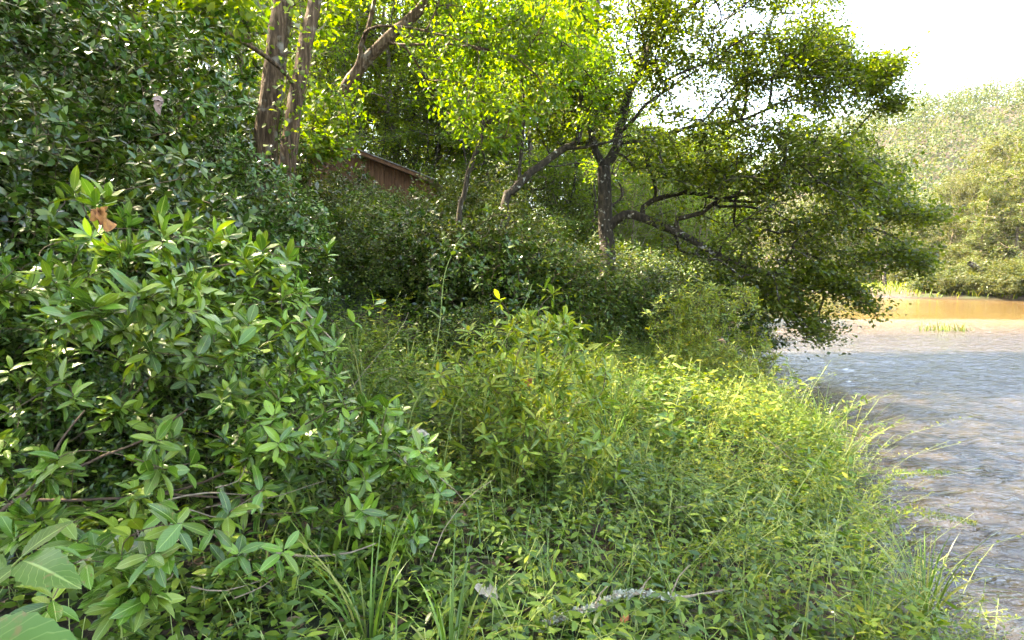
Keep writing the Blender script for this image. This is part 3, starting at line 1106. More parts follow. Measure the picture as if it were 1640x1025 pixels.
# slim curved saplings in front of the wood
saplings = [
    ('thin dark sapling bending up right of the hut roof', 12.5, [(738, 345), (745, 315), (752, 282), (765, 248), (776, 215), (778, 175), (772, 120), (780, 60)], .085,
     [[(770, 240), (755, 190), (745, 150)], [(777, 200), (795, 180), (815, 168)]], [(690, 90), (830, 60), (860, 180), (820, 230), (720, 200)], 90),
    ('slanting grey sapling that curves up between the thin dark sapling and the riverside tree', 12.8, [(805, 330), (815, 308), (845, 278), (875, 255), (905, 236), (925, 222), (930, 160), (945, 100), (955, 40), (960, -60)], .12,
     [[(832, 285), (836, 230), (838, 170), (834, 110)], [(905, 236), (935, 236), (975, 228), (1010, 215)]], [(800, 20), (990, 0), (1010, 180), (960, 230), (860, 230), (810, 180)], 150),
]
for j, (label, d, path, r0, subs, poly, n) in enumerate(saplings):
    g = np.random.default_rng(100 + j)
    b = on_ground(px(path[0][0], path[0][1] + 30, d), .2)
    sk = Skel(b)
    pa = np.array(path, float)
    sk.limb(px(pa[:, 0], pa[:, 1], d), r0, r0 * .28, start=0, step=.2, jit=.012, seed=31 + j)
    for q, sub in enumerate(subs):
        sa = np.array(sub, float)
        sk.limb(px(sa[:, 0], sa[:, 1], d + np.linspace(0, -.4, len(sa))), r0 * .4, r0 * .15, start=None, step=.2, jit=.01, seed=35 + q)
    sk.attach(clumped(poly, n, (d - 1.6, d + 1.2), g, 18, 22), w=.18, step=.2, up=.02, keep=.5, seed=110 + j)
    r = sk.radii(.005, .42)
    P, D = sk.tip_dirs()
    finish_tree('sapling', label, sk, b, r, [sprays(P, D, 26, .55, .3, (.07, .12), .5, .75, g)], 'bark_dark', 'forest_leaf', LEAF4, limb_sides=8, wid=(.8, 1.2))

# ------------------------------------------------------------------ hut
def box(geo, c, ax, m=0):
    c = np.asarray(c, float)
    ax = [np.asarray(a, float) for a in ax]
    V = [c + sx * ax[0] + sy * ax[1] + sz * ax[2] for sz in (-1, 1) for sy in (-1, 1) for sx in (-1, 1)]
    geo.add(V, [(0, 2, 3, 1), (4, 5, 7, 6), (0, 1, 5, 4), (2, 6, 7, 3), (0, 4, 6, 2), (1, 3, 7, 5)], m)


M['plank'] = rough_mat('plank', [(0.3, (0.035, 0.016, 0.008)), (0.55, (0.085, 0.040, 0.020)), (0.75, (0.13, 0.068, 0.036))], (14, 14, 1.5), bump=.5, dist=.01)
M['tin'] = rough_mat('tin', [(0.3, (0.22, 0.21, 0.20)), (0.7, (0.42, 0.41, 0.39))], (3, 3, 3), rough=.45, bump=.1, dist=.005, spec=.5, second=((0.16, 0.08, 0.045), 1.5, .52, .68))
HD = 24.0
peak, eave = px(508, 218, HD), px(697, 291, HD)
hw, drop = eave[0] - peak[0], peak[2] - eave[2]
floor_z = float(gz(peak[0], HD)) - .4
hut = thing('hut', 'brown plank hut with a low metal roof among the trees', 'hut', (peak[0], HD, floor_z))
hb = np.array([peak[0], HD, floor_z])
rise = peak[2] - floor_z
slope = drop / hw
gh = np.random.default_rng(7)
pw = .21
npl = int(2 * (hw - .35) / pw)
for i in range(npl):
    x0 = -(hw - .35) + i * pw
    xc = x0 + pw / 2
    top_z = rise - .14 - slope * abs(xc) - .02
    gq = Geo()
    x1, x2 = x0 + .004, x0 + pw - .004
    yq = gh.uniform(-.012, .012)
    za, zb = rise - .16 - slope * abs(x1), rise - .16 - slope * abs(x2)
    V = [(x1, yq - .012, 0), (x2, yq - .012, 0), (x2, yq - .012, zb), (x1, yq - .012, za), (x1, yq + .014, 0), (x2, yq + .014, 0), (x2, yq + .014, zb), (x1, yq + .014, za)]
    gq.add(V, [(0, 1, 2, 3), (5, 4, 7, 6), (1, 5, 6, 2), (4, 0, 3, 7), (3, 2, 6, 7), (4, 5, 1, 0)])
    build(gq, 'plank', M['plank'], hut, smooth=False)
for s_ in (-1, 1):
    gq = Geo()
    box(gq, (s_ * (hw - .35), 3.0, (rise - drop) / 2), ((.03, 0, 0), (0, 2.96, 0), (0, 0, (rise - drop) / 2 - .02)))
    build(gq, 'side_wall', M['plank'], hut, smooth=False)
    gq = Geo()                                       # barge board along the gable edge
    a, b2 = np.array([0, -.36, rise - .10]), np.array([s_ * hw, -.36, rise - drop - .10])
    box(gq, (a + b2) / 2, ((b2 - a) / 2 * .999, (0, .018, 0), (0, 0, .075)))
    build(gq, 'barge_board', M['plank'], hut, smooth=False)
    for q in range(8):                               # roof sheets, each corrugated
        gq = Geo()
        y0 = -.42 + q * .84
        us = np.linspace(0, 1, 22)
        rows = []
        for u in (0, 1):
            xx = s_ * hw * 1.03 * u
            zz = rise - drop * 1.03 * u + .012 * np.sin(us * 2 * math.pi * 9) + .004 * q % .008 + .02
            rows.append(np.stack([np.full(22, xx), y0 + us * .85, zz], -1))
        V = np.concatenate(rows)
        Vb = V - np.array([0, 0, .012])
        f = grid_faces(22, 2)
        gq.add(np.concatenate([V, Vb]), np.concatenate([f, f[:, ::-1] + 44, [(0, 22, 66, 44), (21, 65, 87, 43)]]))
        build(gq, 'roof_sheet', M['tin'], hut, smooth=False)
#PART3
# ------------------------------------------------------------------ evergreen shrubs of the slope: a few kinds, copied
def shrub_kind(name, seed, rad, h, tips, k, L, leaf, tpl, cat='shrub', spread='whorl'):
    g = np.random.default_rng(seed)
    root = thing(name, None, cat, (0, 0, 0))
    sk = Skel(np.array([0, 0, -.15]), 20000)
    e = norm(g.normal(0, 1, (tips, 3)))
    e[:, 2] = np.abs(e[:, 2])
    lob = 1 + .28 * np.sin(e[:, 0] * 4 + seed) * np.cos(e[:, 1] * 5 + seed) + .12 * np.sin(e[:, 2] * 9 + seed)
    T = e * (lob * g.uniform(.45, 1, tips) ** .45)[:, None] * np.array([rad, rad, h])
    T[:, 2] = np.maximum(T[:, 2], .12 * h)
    sk.attach(T, w=.3, step=.2, up=.2, keep=.5, seed=seed)
    r = sk.radii(.0035, .42)
    gw_ = Geo()
    sk.wood(gw_, r, 4)
    build(gw_, 'stem', M['twig_brown'], root)
    P, D = sk.tip_dirs()
    gl_ = Geo()
    if spread == 'whorl':
        D = norm(D * .7 + np.array([0, 0, .5]) + g.normal(0, .25, D.shape))
        scatter(gl_, tpl, *whorls(P, D, k, L, g, (45, 120), .07), wid=g.uniform(.85, 1.15, len(P) * k))
    else:
        scatter(gl_, tpl, *sprays(P, D, k, .34, .17, L, .35, .6, g), wid=g.uniform(.85, 1.2, len(P) * k))
    build(gl_, 'foliage', M[leaf], root, kind='stuff')
    return root


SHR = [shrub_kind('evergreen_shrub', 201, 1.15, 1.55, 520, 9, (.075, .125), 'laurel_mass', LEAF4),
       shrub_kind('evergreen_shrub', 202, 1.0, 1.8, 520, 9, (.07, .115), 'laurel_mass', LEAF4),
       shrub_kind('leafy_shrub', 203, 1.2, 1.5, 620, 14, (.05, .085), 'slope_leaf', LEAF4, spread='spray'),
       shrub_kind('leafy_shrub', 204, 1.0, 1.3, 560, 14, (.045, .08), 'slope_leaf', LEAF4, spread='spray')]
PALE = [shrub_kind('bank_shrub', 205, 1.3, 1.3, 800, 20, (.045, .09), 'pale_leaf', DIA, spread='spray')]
used_kind = set()


def put_shrub(kind, x, y, scl, label, group, rot=None, tilt=0.0, dz=0.0):
    src = kind
    rot = rs.uniform(0, 6.28) if rot is None else rot
    loc = (x, y, float(gz(x, y)) - .05 + dz)
    if src.name not in used_kind:
        used_kind.add(src.name)
        src.location, src.rotation_euler = loc, (0, 0, rot)
        src.scale = (scl,) * 3
        tag(src, label, None, group)
        return src
    return copy_tree(src, loc, rot, scl, label, group)


g = np.random.default_rng(210)
GS = 'shrubs of the dark slope'
placed = []


def slope_shrub(x, y, kind, scl, label, mind):
    if y > 1:
        q = 820 + x / y * FPX
        if 500 < q < 735 and y < 24:                 # keep the hut's gable in sight
            z = float(gz(x, y))
            lim = 2 + (440 - np.interp(q, [500, 580, 690, 735], [275, 293, 300, 306])) / FPX * y
            scl = min(scl, (lim - z) / 1.42)
            if scl < .3:
                return
    if any(math.hypot(x - a, y - b) < mind for a, b in placed):
        return
    placed.append((x, y))
    put_shrub(SHR[kind], x, y, scl, label, GS)


for _ in range(1500):                                # foot and face of the slope, middle of the picture
    x, y = g.uniform(-9, 4.5), g.uniform(6.5, 16.5)
    s = float(shore(x, y))
    q = 820 + x / y * FPX
    if s < 3.4 or (s < 6.3 and y < 10.5 and q < 760) or q < 330 or (y < 8 and q > 600):
        continue
    if y < 12.5 and q > 780 and s < 4.2:
        continue
    lab = ('small-leaved shrub on the shaded slope below the hut' if q < 720 else
           'dense dark shrub at the foot of the slope left of the riverside tree' if q < 1000 else
           'leafy shrub beneath the boughs of the riverside tree')
    slope_shrub(x, y, int(g.choice([1, 2, 2, 3, 3])), g.uniform(.7, 1.15), lab, .95)
for _ in range(900):                                 # steep hillside at the left
    x, y = g.uniform(-11, -3.2), g.uniform(3.0, 10)
    s = float(shore(x, y))
    q = 820 + x / y * FPX
    if s < 6.8 or q < -420 or q > 400:
        continue
    slope_shrub(x, y, int(g.choice([0, 1, 0, 1, 2])), g.uniform(.8, 1.25), 'dark evergreen shrub in the thicket on the steep hillside', .95)
for q, y, scl, k in [(-60, 8, 1.9, 0), (60, 9, 2.1, 1), (170, 9.5, 2.0, 0), (280, 10, 1.9, 1), (-20, 11, 2.4, 1), (130, 12.5, 2.4, 0), (230, 13, 2.2, 1), (330, 12, 1.7, 0), (-150, 8, 2.2, 1), (-160, 11, 2.4, 0), (360, 9.4, 1.3, 0)]:
    put_shrub(SHR[k], (q - 820) / FPX * y, y, scl, 'big dark evergreen shrub high on the steep hillside at the top left', GS)
for _ in range(900):                                 # under the trees, round the hut
    q, y = g.uniform(-100, 1080), g.uniform(15, 34)
    x = (q - 820) / FPX * y
    s = float(shore(x, y))
    if s < 2.5 or (abs(x - peak[0]) < hw + 1 and 23 < y < 31):
        continue
    slope_shrub(x, y, int(g.choice([2, 3])), g.uniform(1.2, 2.2), 'sunlit undergrowth shrub beneath the woodland trees', 1.9)
for _ in range(500):                                 # left bank beyond the riverside tree
    y = g.uniform(12, 60)
    x = float(np.interp(y, EDGE_Y, EDGE_X)) - g.uniform(.3, 3.5)
    slope_shrub(x, y, int(g.choice([2, 3])), g.uniform(.8, 1.7), 'shrub lining the near bank beyond the riverside tree', 1.8)

for q, y, scl, k in [(940, 12.3, 1.25, 2), (985, 12.0, 1.15, 3), (1030, 12.6, 1.15, 2), (905, 11.4, 1.2, 3), (1075, 12.2, 1.0, 3), (860, 11, 1.4, 2), (820, 11.2, 1.4, 2), (775, 11.0, 1.5, 3), (735, 10.8, 1.4, 2)]:
    put_shrub(SHR[k], (q - 820) / FPX * y, y, scl, 'shrub hiding the foot of the dark-barked riverside tree', GS)
# far bank: shrubs at the waterline
for i, (q, d, scl) in enumerate([(1395, 68, 1.5), (1420, 66, 1.6), (1450, 62, 1.7), (1500, 50.5, 1.7), (1520, 49, 1.5), (1545, 48.5, 1.9), (1575, 47.5, 1.7), (1605, 46, 1.9), (1640, 46, 2.1), (1680, 46, 2.0),
                                 (1470, 60, 2.2), (1530, 56, 2.4), (1590, 54, 2.5), (1500, 66, 2.6), (1560, 64, 2.6), (1350, 74, 2.0), (1375, 70, 2.2), (1310, 86, 2.2), (1290, 95, 2.2), (1250, 100, 2.4), (1330, 92, 2.4)] + [(1730 + 60 * i, 45 + (i % 3), 1.6 + .2 * (i % 4)) for i in range(14)]):
    x = (q - 820) / FPX * d
    lab = 'pale green shrub at the waterline of the far bank' if i < 10 else 'yellowish shrub under the far bank trees' if i < 15 else 'shrub on the far bank past the right edge of the picture' if i > 20 else 'distant shrub where the river bends away'
    put_shrub(PALE[0], x, d, scl, lab, 'shrubs across the river')

for q, y, scl, k in [(20, 3.6, .62, 0), (120, 3.7, .66, 1), (230, 3.9, .6, 0), (330, 4.1, .62, 1), (430, 4.4, .5, 0), (-60, 3.2, .66, 1), (60, 4.4, .8, 0), (190, 4.8, .8, 1), (310, 5.0, .7, 0), (280, 3.3, .42, 0), (400, 3.7, .42, 1), (150, 3.1, .42, 1), (500, 3.6, .34, 0)]:
    put_shrub(SHR[k], (q - 820) / FPX * y, y, scl, 'dark evergreen shrub in the shade behind the bright glossy shoots', GS)

# ------------------------------------------------------------------ near evergreen shrubs: single leaves
LEAF_VAR = []
for i, (w, fo, cu, pk, wv) in enumerate([(.36, .16, .10, .52, .0), (.32, .24, .22, .5, .012), (.40, .10, .04, .55, .008), (.34, .05, .30, .5, .018), (.29, .32, .14, .55, .0), (.37, .14, -.10, .53, .01)]):
    LEAF_VAR.append(leaf_tpl(5, w, fo, cu, pk, wv, .8))
LEAF_MESH = {}


def leaf_meshes(mat):
    if mat not in LEAF_MESH:
        out = []
        for t in LEAF_VAR:
            q = Geo()
            q.add(t[0], t[1], 0, t[2])
            out.append(q.mesh('leaf', [M[mat]], True, True))
        LEAF_MESH[mat] = out
    return LEAF_MESH[mat]


def leaf_objects(root, base, Q, LD, NN, L, wid, mat, limit, g):
    """The leaves that show largest become parts of their own; returns the mask of those."""
    rel = Q - CAM
    dep = rel @ FWD
    X = 820 + (rel @ RGT) / dep * FPX
    Y = 512.5 - (rel @ UPV) / dep * FPX
    size = L * FPX / np.maximum(dep, .1)
    ok = (dep > .2) & (X > -40) & (X < 1680) & (Y > -40) & (Y < 1060) & (size > 14)
    idx = np.where(ok)[0]
    idx = idx[np.argsort(-size[idx] * g.uniform(.8, 1.2, len(idx)))][:limit]
    ms = leaf_meshes(mat)
    D = norm(LD)
    S = norm(np.cross(NN, D))
    Z = np.cross(D, S)
    for i in idx:
        o = bpy.data.objects.new('leaf', ms[int(g.integers(0, len(ms)))])
        COL.objects.link(o)
        o.parent = root
        c = Q[i] - base
        mtx = Matrix(((D[i][0] * L[i], S[i][0] * L[i] * wid[i], Z[i][0] * L[i], c[0]), (D[i][1] * L[i], S[i][1] * L[i] * wid[i], Z[i][1] * L[i], c[1]),
                      (D[i][2] * L[i], S[i][2] * L[i] * wid[i], Z[i][2] * L[i], c[2]), (0, 0, 0, 1)))
        o.matrix_basis = mtx
    mask = np.zeros(len(Q), bool)
    mask[idx] = True
    return mask


def laurel(label, base, areas, L, k=8, limit=300, mat='laurel_leaf', seed=0, extra=(), opn=(40, 110), lean=(.25, 0, .75), r_tip=.0022, back=.045, group='evergreen shrubs close by', wid=(.85, 1.15), power=.46, side=1.0):
    g = np.random.default_rng(seed)
    base = np.asarray(base, float)
    root = thing('evergreen_shrub', label, 'shrub', base, group)
    sk = Skel(base, 30000)
    T = [clumped(poly, n, dr, g, cl, sp) for poly, n, dr, cl, sp in areas]
    if len(extra):
        ex = np.array(extra, float)
        T.append(px(ex[:, 0], ex[:, 1], ex[:, 2]))
    T = np.concatenate(T)
    T[:, 2] = np.maximum(T[:, 2], gz(T[:, 0], T[:, 1]) + .06)
    sk.attach(T, w=.30, step=.07, up=.12, keep=.6, seed=seed, zpen=.3)
    r = sk.radii(r_tip, power)
    gw_ = Geo()
    sk.wood(gw_, r, 6)
    build(gw_, 'stem', M['twig_brown'], root, base)
    P, D = sk.tip_dirs()
    D = norm(D * .5 + np.array(lean) + g.normal(0, .28, D.shape))
    Q, LD, NN, LL = whorls(P, D, k, L, g, opn, back)
    # odd leaves further back on the shoots
    tips = np.array(sk.tips)
    pp = tips.copy()
    for _ in range(2):
        pp = np.maximum(sk.par[pp], 0)
    m = max(1, int(3 * side))
    Q2 = np.repeat(sk.P[pp], m, axis=0)
    A2 = np.repeat(D, m, axis=0)
    LD2 = A2 * .4 + g.normal(0, .8, A2.shape)
    LD2[:, 2] -= .2
    Q = np.concatenate([Q, Q2])
    LD = np.concatenate([LD, LD2])
    NN = np.concatenate([NN, np.array([0, 0, 1.0]) + g.normal(0, .35, LD2.shape)])
    LL = np.concatenate([LL, g.uniform(L[0], L[1], len(Q2)) * .85])
    wd = g.uniform(wid[0], wid[1], len(Q))
    mask = leaf_objects(root, base, Q, LD, NN, LL, wd, mat, limit, g)
    if (~mask).any():
        gl_ = Geo()
        iv = g.integers(0, len(LEAF_VAR), len(Q))
        for v in range(len(LEAF_VAR)):
            mk = ~mask & (iv == v)
            scatter(gl_, LEAF4 if mat == 'laurel_mass' else LEAF_VAR[v], Q[mk], LD[mk], NN[mk], LL[mk], wd[mk])
        build(gl_, 'foliage', M[mat], root, base, uv=True, kind='stuff')
    return root


G_ = on_ground
laurel('evergreen shrub at the lower left with long bare stems and glossy leaves', G_(px(-40, 880, 2.7)),
       [([(-90, 400), (60, 410), (330, 440), (400, 530), (330, 650), (240, 760), (100, 770), (-90, 720)], 200, (2.0, 3.5), 44, 20), ([(-90, 700), (240, 700), (420, 780), (380, 880), (150, 880), (-90, 900)], 55, (2.1, 3.2), 22, 30)], (.075, .125), 7, seed=301)
laurel('bright evergreen shrub left of centre with fresh leaf rosettes spreading right', G_(px(200, 850, 2.9)),
       [([(330, 440), (470, 410), (560, 560), (640, 640), (720, 760), (700, 870), (600, 880), (480, 740), (340, 580)], 165, (2.4, 3.5), 42, 18), ([(330, 560), (480, 560), (560, 760), (640, 880), (520, 940), (400, 860), (330, 720)], 85, (2.3, 3.4), 28, 26)], (.07, .115), 8, seed=302,
       extra=[(430, 700, 2.6), (380, 640, 2.7), (420, 780, 2.5), (350, 720, 2.6), (480, 820, 2.4), (310, 690, 2.6), (260, 740, 2.5), (390, 850, 2.3), (540, 600, 2.6), (455, 520, 2.6), (620, 650, 2.7), (705, 790, 2.7), (660, 725, 2.7), (510, 735, 2.5), (585, 770, 2.5), (665, 850, 2.4), (600, 488, 3.3), (400, 515, 2.5), (560, 830, 2.4), (545, 690, 2.5)])
laurel('tall upright evergreen shoots carrying the orange dried leaf', G_(px(60, 760, 3.1)),
       [([(40, 320), (300, 340), (480, 410), (470, 500), (200, 460), (40, 420)], 46, (2.6, 3.7), 18, 18)], (.08, .125), 9, seed=303, opn=(18, 95), lean=(.12, 0, .9),
       extra=[(118, 305, 2.5), (152, 322, 2.4), (172, 318, 2.5), (255, 352, 2.5), (262, 375, 2.4), (345, 372, 2.6), (300, 365, 2.6), (420, 398, 2.7), (460, 412, 2.7), (525, 402, 3.3)])
laurel('low flat-topped evergreen sprig near the ground at the lower left', G_(px(330, 930, 2.1)),
       [([(60, 880), (300, 790), (420, 860), (440, 940), (250, 980), (60, 980)], 34, (1.6, 2.3), 18, 30)], (.085, .12), 8, seed=304, opn=(70, 105), r_tip=.0018,
       extra=[(290, 838, 1.55), (85, 958, 1.5), (455, 880, 2.0), (215, 905, 1.8)])
laurel('twiggy dull green shrub standing alone in the middle of the bank', G_(px(850, 790, 4.2)),
       [([(690, 560), (790, 510), (880, 490), (975, 545), (985, 620), (930, 710), (770, 700), (700, 640)], 260, (3.6, 4.8), 60, 22),
        ([(760, 690), (980, 650), (1010, 760), (900, 830), (760, 800)], 80, (3.4, 4.2), 24, 26)], (.07, .115), 6, seed=305, mat='bright_leaf', wid=(.7, .95), r_tip=.0026, group=None, lean=(.1, 0, .8),
       extra=[(872, 462, 4.1), (885, 470, 4.1), (800, 480, 4.3), (850, 520, 4.0), (985, 545, 4.0), (970, 600, 3.9), (905, 505, 4.0)])
laurel('bushy many-stemmed shrub at the water edge under the drooping bough', G_(px(1085, 622, 9.2)),
       [([(1030, 490), (1110, 440), (1225, 465), (1250, 560), (1235, 640), (1160, 600), (1050, 575)], 520, (8.2, 9.6), 60, 20)], (.06, .10), 8, seed=306, mat='bright_leaf', r_tip=.0035, power=.40, lean=(.1, 0, .6), group=None, wid=(.7, 1.0), side=.7)
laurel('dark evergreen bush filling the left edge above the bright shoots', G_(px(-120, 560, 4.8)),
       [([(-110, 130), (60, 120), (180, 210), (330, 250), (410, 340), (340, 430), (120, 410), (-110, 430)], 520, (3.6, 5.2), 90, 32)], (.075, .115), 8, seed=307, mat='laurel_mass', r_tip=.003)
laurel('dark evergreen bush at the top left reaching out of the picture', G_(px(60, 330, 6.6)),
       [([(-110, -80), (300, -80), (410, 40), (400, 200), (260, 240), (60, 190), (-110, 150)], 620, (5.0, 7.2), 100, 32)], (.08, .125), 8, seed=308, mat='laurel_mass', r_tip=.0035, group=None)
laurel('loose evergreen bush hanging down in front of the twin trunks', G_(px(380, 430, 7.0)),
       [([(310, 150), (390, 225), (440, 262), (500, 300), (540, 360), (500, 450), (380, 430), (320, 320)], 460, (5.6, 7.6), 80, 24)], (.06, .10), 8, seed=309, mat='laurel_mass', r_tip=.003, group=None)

# ------------------------------------------------------------------ ground cover
def view_points(n, d0, d1, g, lo=-150, hi=1700, power=1.0):
    d = d0 + (d1 - d0) * g.uniform(0, 1, n) ** power
    q = g.uniform(lo, hi, n)
    x = (q - 820) / FPX * d
    return x, d


def herbs(geo, x, y, h, k, L, tpl, g, lean=.35, drop=.2, sticks=True, wid=(.8, 1.2), dz=0, m=0, ms=1, flat=False, up=0.0):
    """Leafy stems rooted at (x, y): k leaves along each."""
    n = len(x)
    z = (np.zeros(n) if flat else gz(x, y)) + dz
    h = np.broadcast_to(h, (n,)) * g.uniform(.55, 1.25, n)
    B = np.stack([x, y, z], -1)
    a = g.uniform(0, 6.28, n)
    ld = np.stack([np.cos(a), np.sin(a), np.zeros(n)], -1) * (h * lean * g.uniform(.2, 1.6, n))[:, None]
    t = np.tile((np.arange(k) + 1) / k, n) * .92 + .08
    tt = t[:, None]
    rep = lambda v: np.repeat(v, k, axis=0)
    P = rep(B) + rep(ld) * tt ** 1.8
    P[:, 2] += rep(h) * t * (1 - .22 * t)
    ph = np.tile(np.arange(k) * 2.6, n) + rep(g.uniform(0, 6.28, n)) + g.normal(0, .3, n * k)
    LD = np.stack([np.cos(ph), np.sin(ph), g.uniform(-.35, .5, n * k) + up - drop * (1 - t)], -1)
    NN = np.array([0, 0, 1.0]) + g.normal(0, .5, (n * k, 3))
    LL = g.uniform(L[0], L[1], n * k) * (1.1 - .45 * t)
    scatter(geo, tpl, P, LD, NN, LL, g.uniform(wid[0], wid[1], n * k), m)
    if sticks:
        seg = 3
        tv = np.linspace(0, 1, seg + 1)
        c = B[:, None] + ld[:, None] * (tv ** 1.8)[None, :, None]
        c[..., 2] += h[:, None] * (tv * (1 - .22 * tv))[None]
        o = np.stack([-np.sin(a), np.cos(a), np.zeros(n)], -1)[:, None] * .0014
        V = np.stack([c - o, c + o], axis=2).reshape(n, -1, 3)
        f = np.array([(2 * i, 2 * i + 1, 2 * i + 3, 2 * i + 2) for i in range(seg)])
        F = (f[None] + (np.arange(n) * 2 * (seg + 1))[:, None, None]).reshape(-1, 4)
        geo.add(V.reshape(-1, 3), F, ms)


def blades(geo, B, A, length, width, bend, g, seg=4, m=0):
    """Arching grass blades from B leaning along A (horizontal)."""
    n = len(B)
    length = np.broadcast_to(length, (n,))
    bend = np.broadcast_to(bend, (n,))
    width = np.broadcast_to(width, (n,))
    tv = np.linspace(0, 1, seg + 1)
    ang = bend[:, None] * tv[None] ** 1.2 * 1.9 + .12
    dx = np.cumsum(np.concatenate([np.zeros((n, 1)), np.sin((ang[:, 1:] + ang[:, :-1]) / 2) / seg], axis=1), axis=1)
    dz = np.cumsum(np.concatenate([np.zeros((n, 1)), np.cos((ang[:, 1:] + ang[:, :-1]) / 2) / seg], axis=1), axis=1)
    c = B[:, None] + A[:, None] * (dx * length[:, None])[..., None]
    c[..., 2] += dz * length[:, None]
    side = np.stack([-A[:, 1], A[:, 0], np.zeros(n)], -1)
    tw = (1 - tv ** 2.2) * (.55 + .45 * np.minimum(tv * 4, 1))
    o = side[:, None] * (width[:, None] * .5 * np.maximum(tw, .04)[None])[..., None]
    V = np.stack([c - o, c + o], axis=2).reshape(n, -1, 3)
    f = np.array([(2 * i, 2 * i + 1, 2 * i + 3, 2 * i + 2) for i in range(seg)])
    F = (f[None] + (np.arange(n) * 2 * (seg + 1))[:, None, None]).reshape(-1, 4)
    geo.add(V.reshape(-1, 3), F, m)


def patch(x, y, ph, sc=1.0):
    """Slow noise in 0..1 that gathers the plants of one sort into patches."""
    return .5 + .25 * np.sin(x * 2.3 * sc + 1.7 * np.sin(y * 1.9 * sc + ph)) + .25 * np.sin(y * 2.9 * sc + 1.5 * np.sin(x * 2.1 * sc + 2 * ph) + ph)


g = np.random.default_rng(400)
cover = Geo()
# broad little leaves close to the camera and under the shrubs
x, y = view_points(6400, 1.3, 7.5, g, -300, 1560, .8)
k_ = (shore(x, y) > .15) & (g.uniform(0, 1, len(x)) < .25 + 1.1 * patch(x, y, 1))
herbs(cover, x[k_], y[k_], .10 + .16 * patch(x[k_], y[k_], 4), 6, (.032, .075), LEAF4, g, .4, wid=(.8, 1.5))
# narrow-leaved creeping plants
x, y = view_points(6000, 1.5, 8.5, g, 200, 1540, .8)
k_ = (shore(x, y) > .1) & (g.uniform(0, 1, len(x)) < .1 + 1.2 * patch(x, y, 2.5))
herbs(cover, x[k_], y[k_], .16 + .26 * patch(x[k_], y[k_], 5), 8, (.05, .11), LEAF_NARROW, g, .55, wid=(1, 1.6))
# over the slope, behind
x, y = view_points(4200, 6, 15, g, -200, 1120)
k_ = shore(x, y) > 1
herbs(cover, x[k_], y[k_], .34, 8, (.06, .12), DIA, g, .4, sticks=False, wid=(.7, 1))
tag(build(cover, 'ground_cover', [M['herb_leaf'], M['stem_green']]), 'low mixed green weeds covering the shaded bank', None, None, 'stuff')

bank = Geo()
# fine feathery weeds along the water edge
y = g.uniform(2.4, 11, 2400)
sh = g.uniform(-.3, 1.7, 2400)
x = np.interp(y, EDGE_Y, EDGE_X) - sh
k_ = g.uniform(0, 1, len(x)) < .2 + patch(x, y, 3)
herbs(bank, x[k_], y[k_], .25 + .4 * patch(x[k_], y[k_], 6), 22, (.02, .05), LEAF_FINE, g, .8, dz=-.02, wid=(.8, 1.4))
y = g.uniform(3.8, 12.5, 3200)
sh = g.uniform(.1, 3.8, 3200)
x = np.interp(y, EDGE_Y, EDGE_X) - sh
herbs(bank, x, y, .22 + .35 * patch(x, y, 8), 11, (.045, .095), LEAF_NARROW1, g, .5, wid=(1, 1.7))
tag(build(bank, 'weeds', [M['bank_leaf'], M['stem_green']]), 'fine yellowish green weeds along the water edge', None, None, 'stuff')

gr = Geo()
x, y = view_points(5200, 1.5, 10, g, 350, 1560, .9)
k_ = (shore(x, y) > 0) & (patch(x, y, 9, 1.6) > .5)
x, y = x[k_], y[k_]
n = len(x)
a = g.uniform(0, 6.28, n)
blades(gr, np.stack([x, y, gz(x, y) - .01], -1), np.stack([np.cos(a), np.sin(a), np.zeros(n)], -1), g.uniform(.15, .5, n), g.uniform(.004, .009, n), g.uniform(.4, 1.2, n), g)
tag(build(gr, 'grass', M['grass_leaf']), 'thin grass growing through the weeds on the bank', None, None, 'stuff')

# taller weeds of a few kinds, each plant a thing of its own
def weed_kind(name, seed, n, rad, h, k, L, tpl, mat, lean, up=.2, wid=(1, 1.5)):
    gg = np.random.default_rng(seed)
    root = thing(name, None, 'plant', (0, 0, 0))
    gl_ = Geo()
    a = gg.uniform(0, 6.28, n)
    r_ = rad * gg.uniform(0, 1, n) ** .6
    herbs(gl_, np.cos(a) * r_, np.sin(a) * r_, h, k, L, tpl, gg, lean, .2, True, wid, 0, 0, 1, True, up)
    build(gl_, 'foliage', [M[mat], M['stem_green']], root, kind='stuff')
    return root


def grass_kind(name, seed, n, rad, ln, wd):
    gg = np.random.default_rng(seed)
    root = thing(name, None, 'plant', (0, 0, 0))
    gl_ = Geo()
    a = gg.uniform(0, 6.28, n)
    A = np.stack([np.cos(a), np.sin(a), np.zeros(n)], -1)
    blades(gl_, A * (rad * gg.uniform(0, 1, n))[:, None], A, gg.uniform(ln[0], ln[1], n), gg.uniform(wd * .6, wd * 1.2, n), gg.uniform(.2, 1.0, n), gg, 6)
    build(gl_, 'foliage', M['grass_leaf'], root, kind='stuff')
    return root


WK = [weed_kind('leafy_weed', 601, 9, .14, .62, 16, (.06, .13), LEAF_NARROW, 'herb_leaf', .45),
      weed_kind('leafy_weed', 602, 7, .12, .5, 12, (.06, .11), LEAF4, 'herb_leaf', .4),
      weed_kind('feathery_weed', 603, 8, .12, .75, 60, (.02, .05), LEAF_FINE, 'bank_leaf', .7),
      weed_kind('yellowish_weed', 604, 9, .16, .6, 16, (.05, .11), LEAF_NARROW, 'bank_leaf', .5),
      grass_kind('grass_clump', 605, 34, .06, (.3, .75), .009)]
used_w = set()


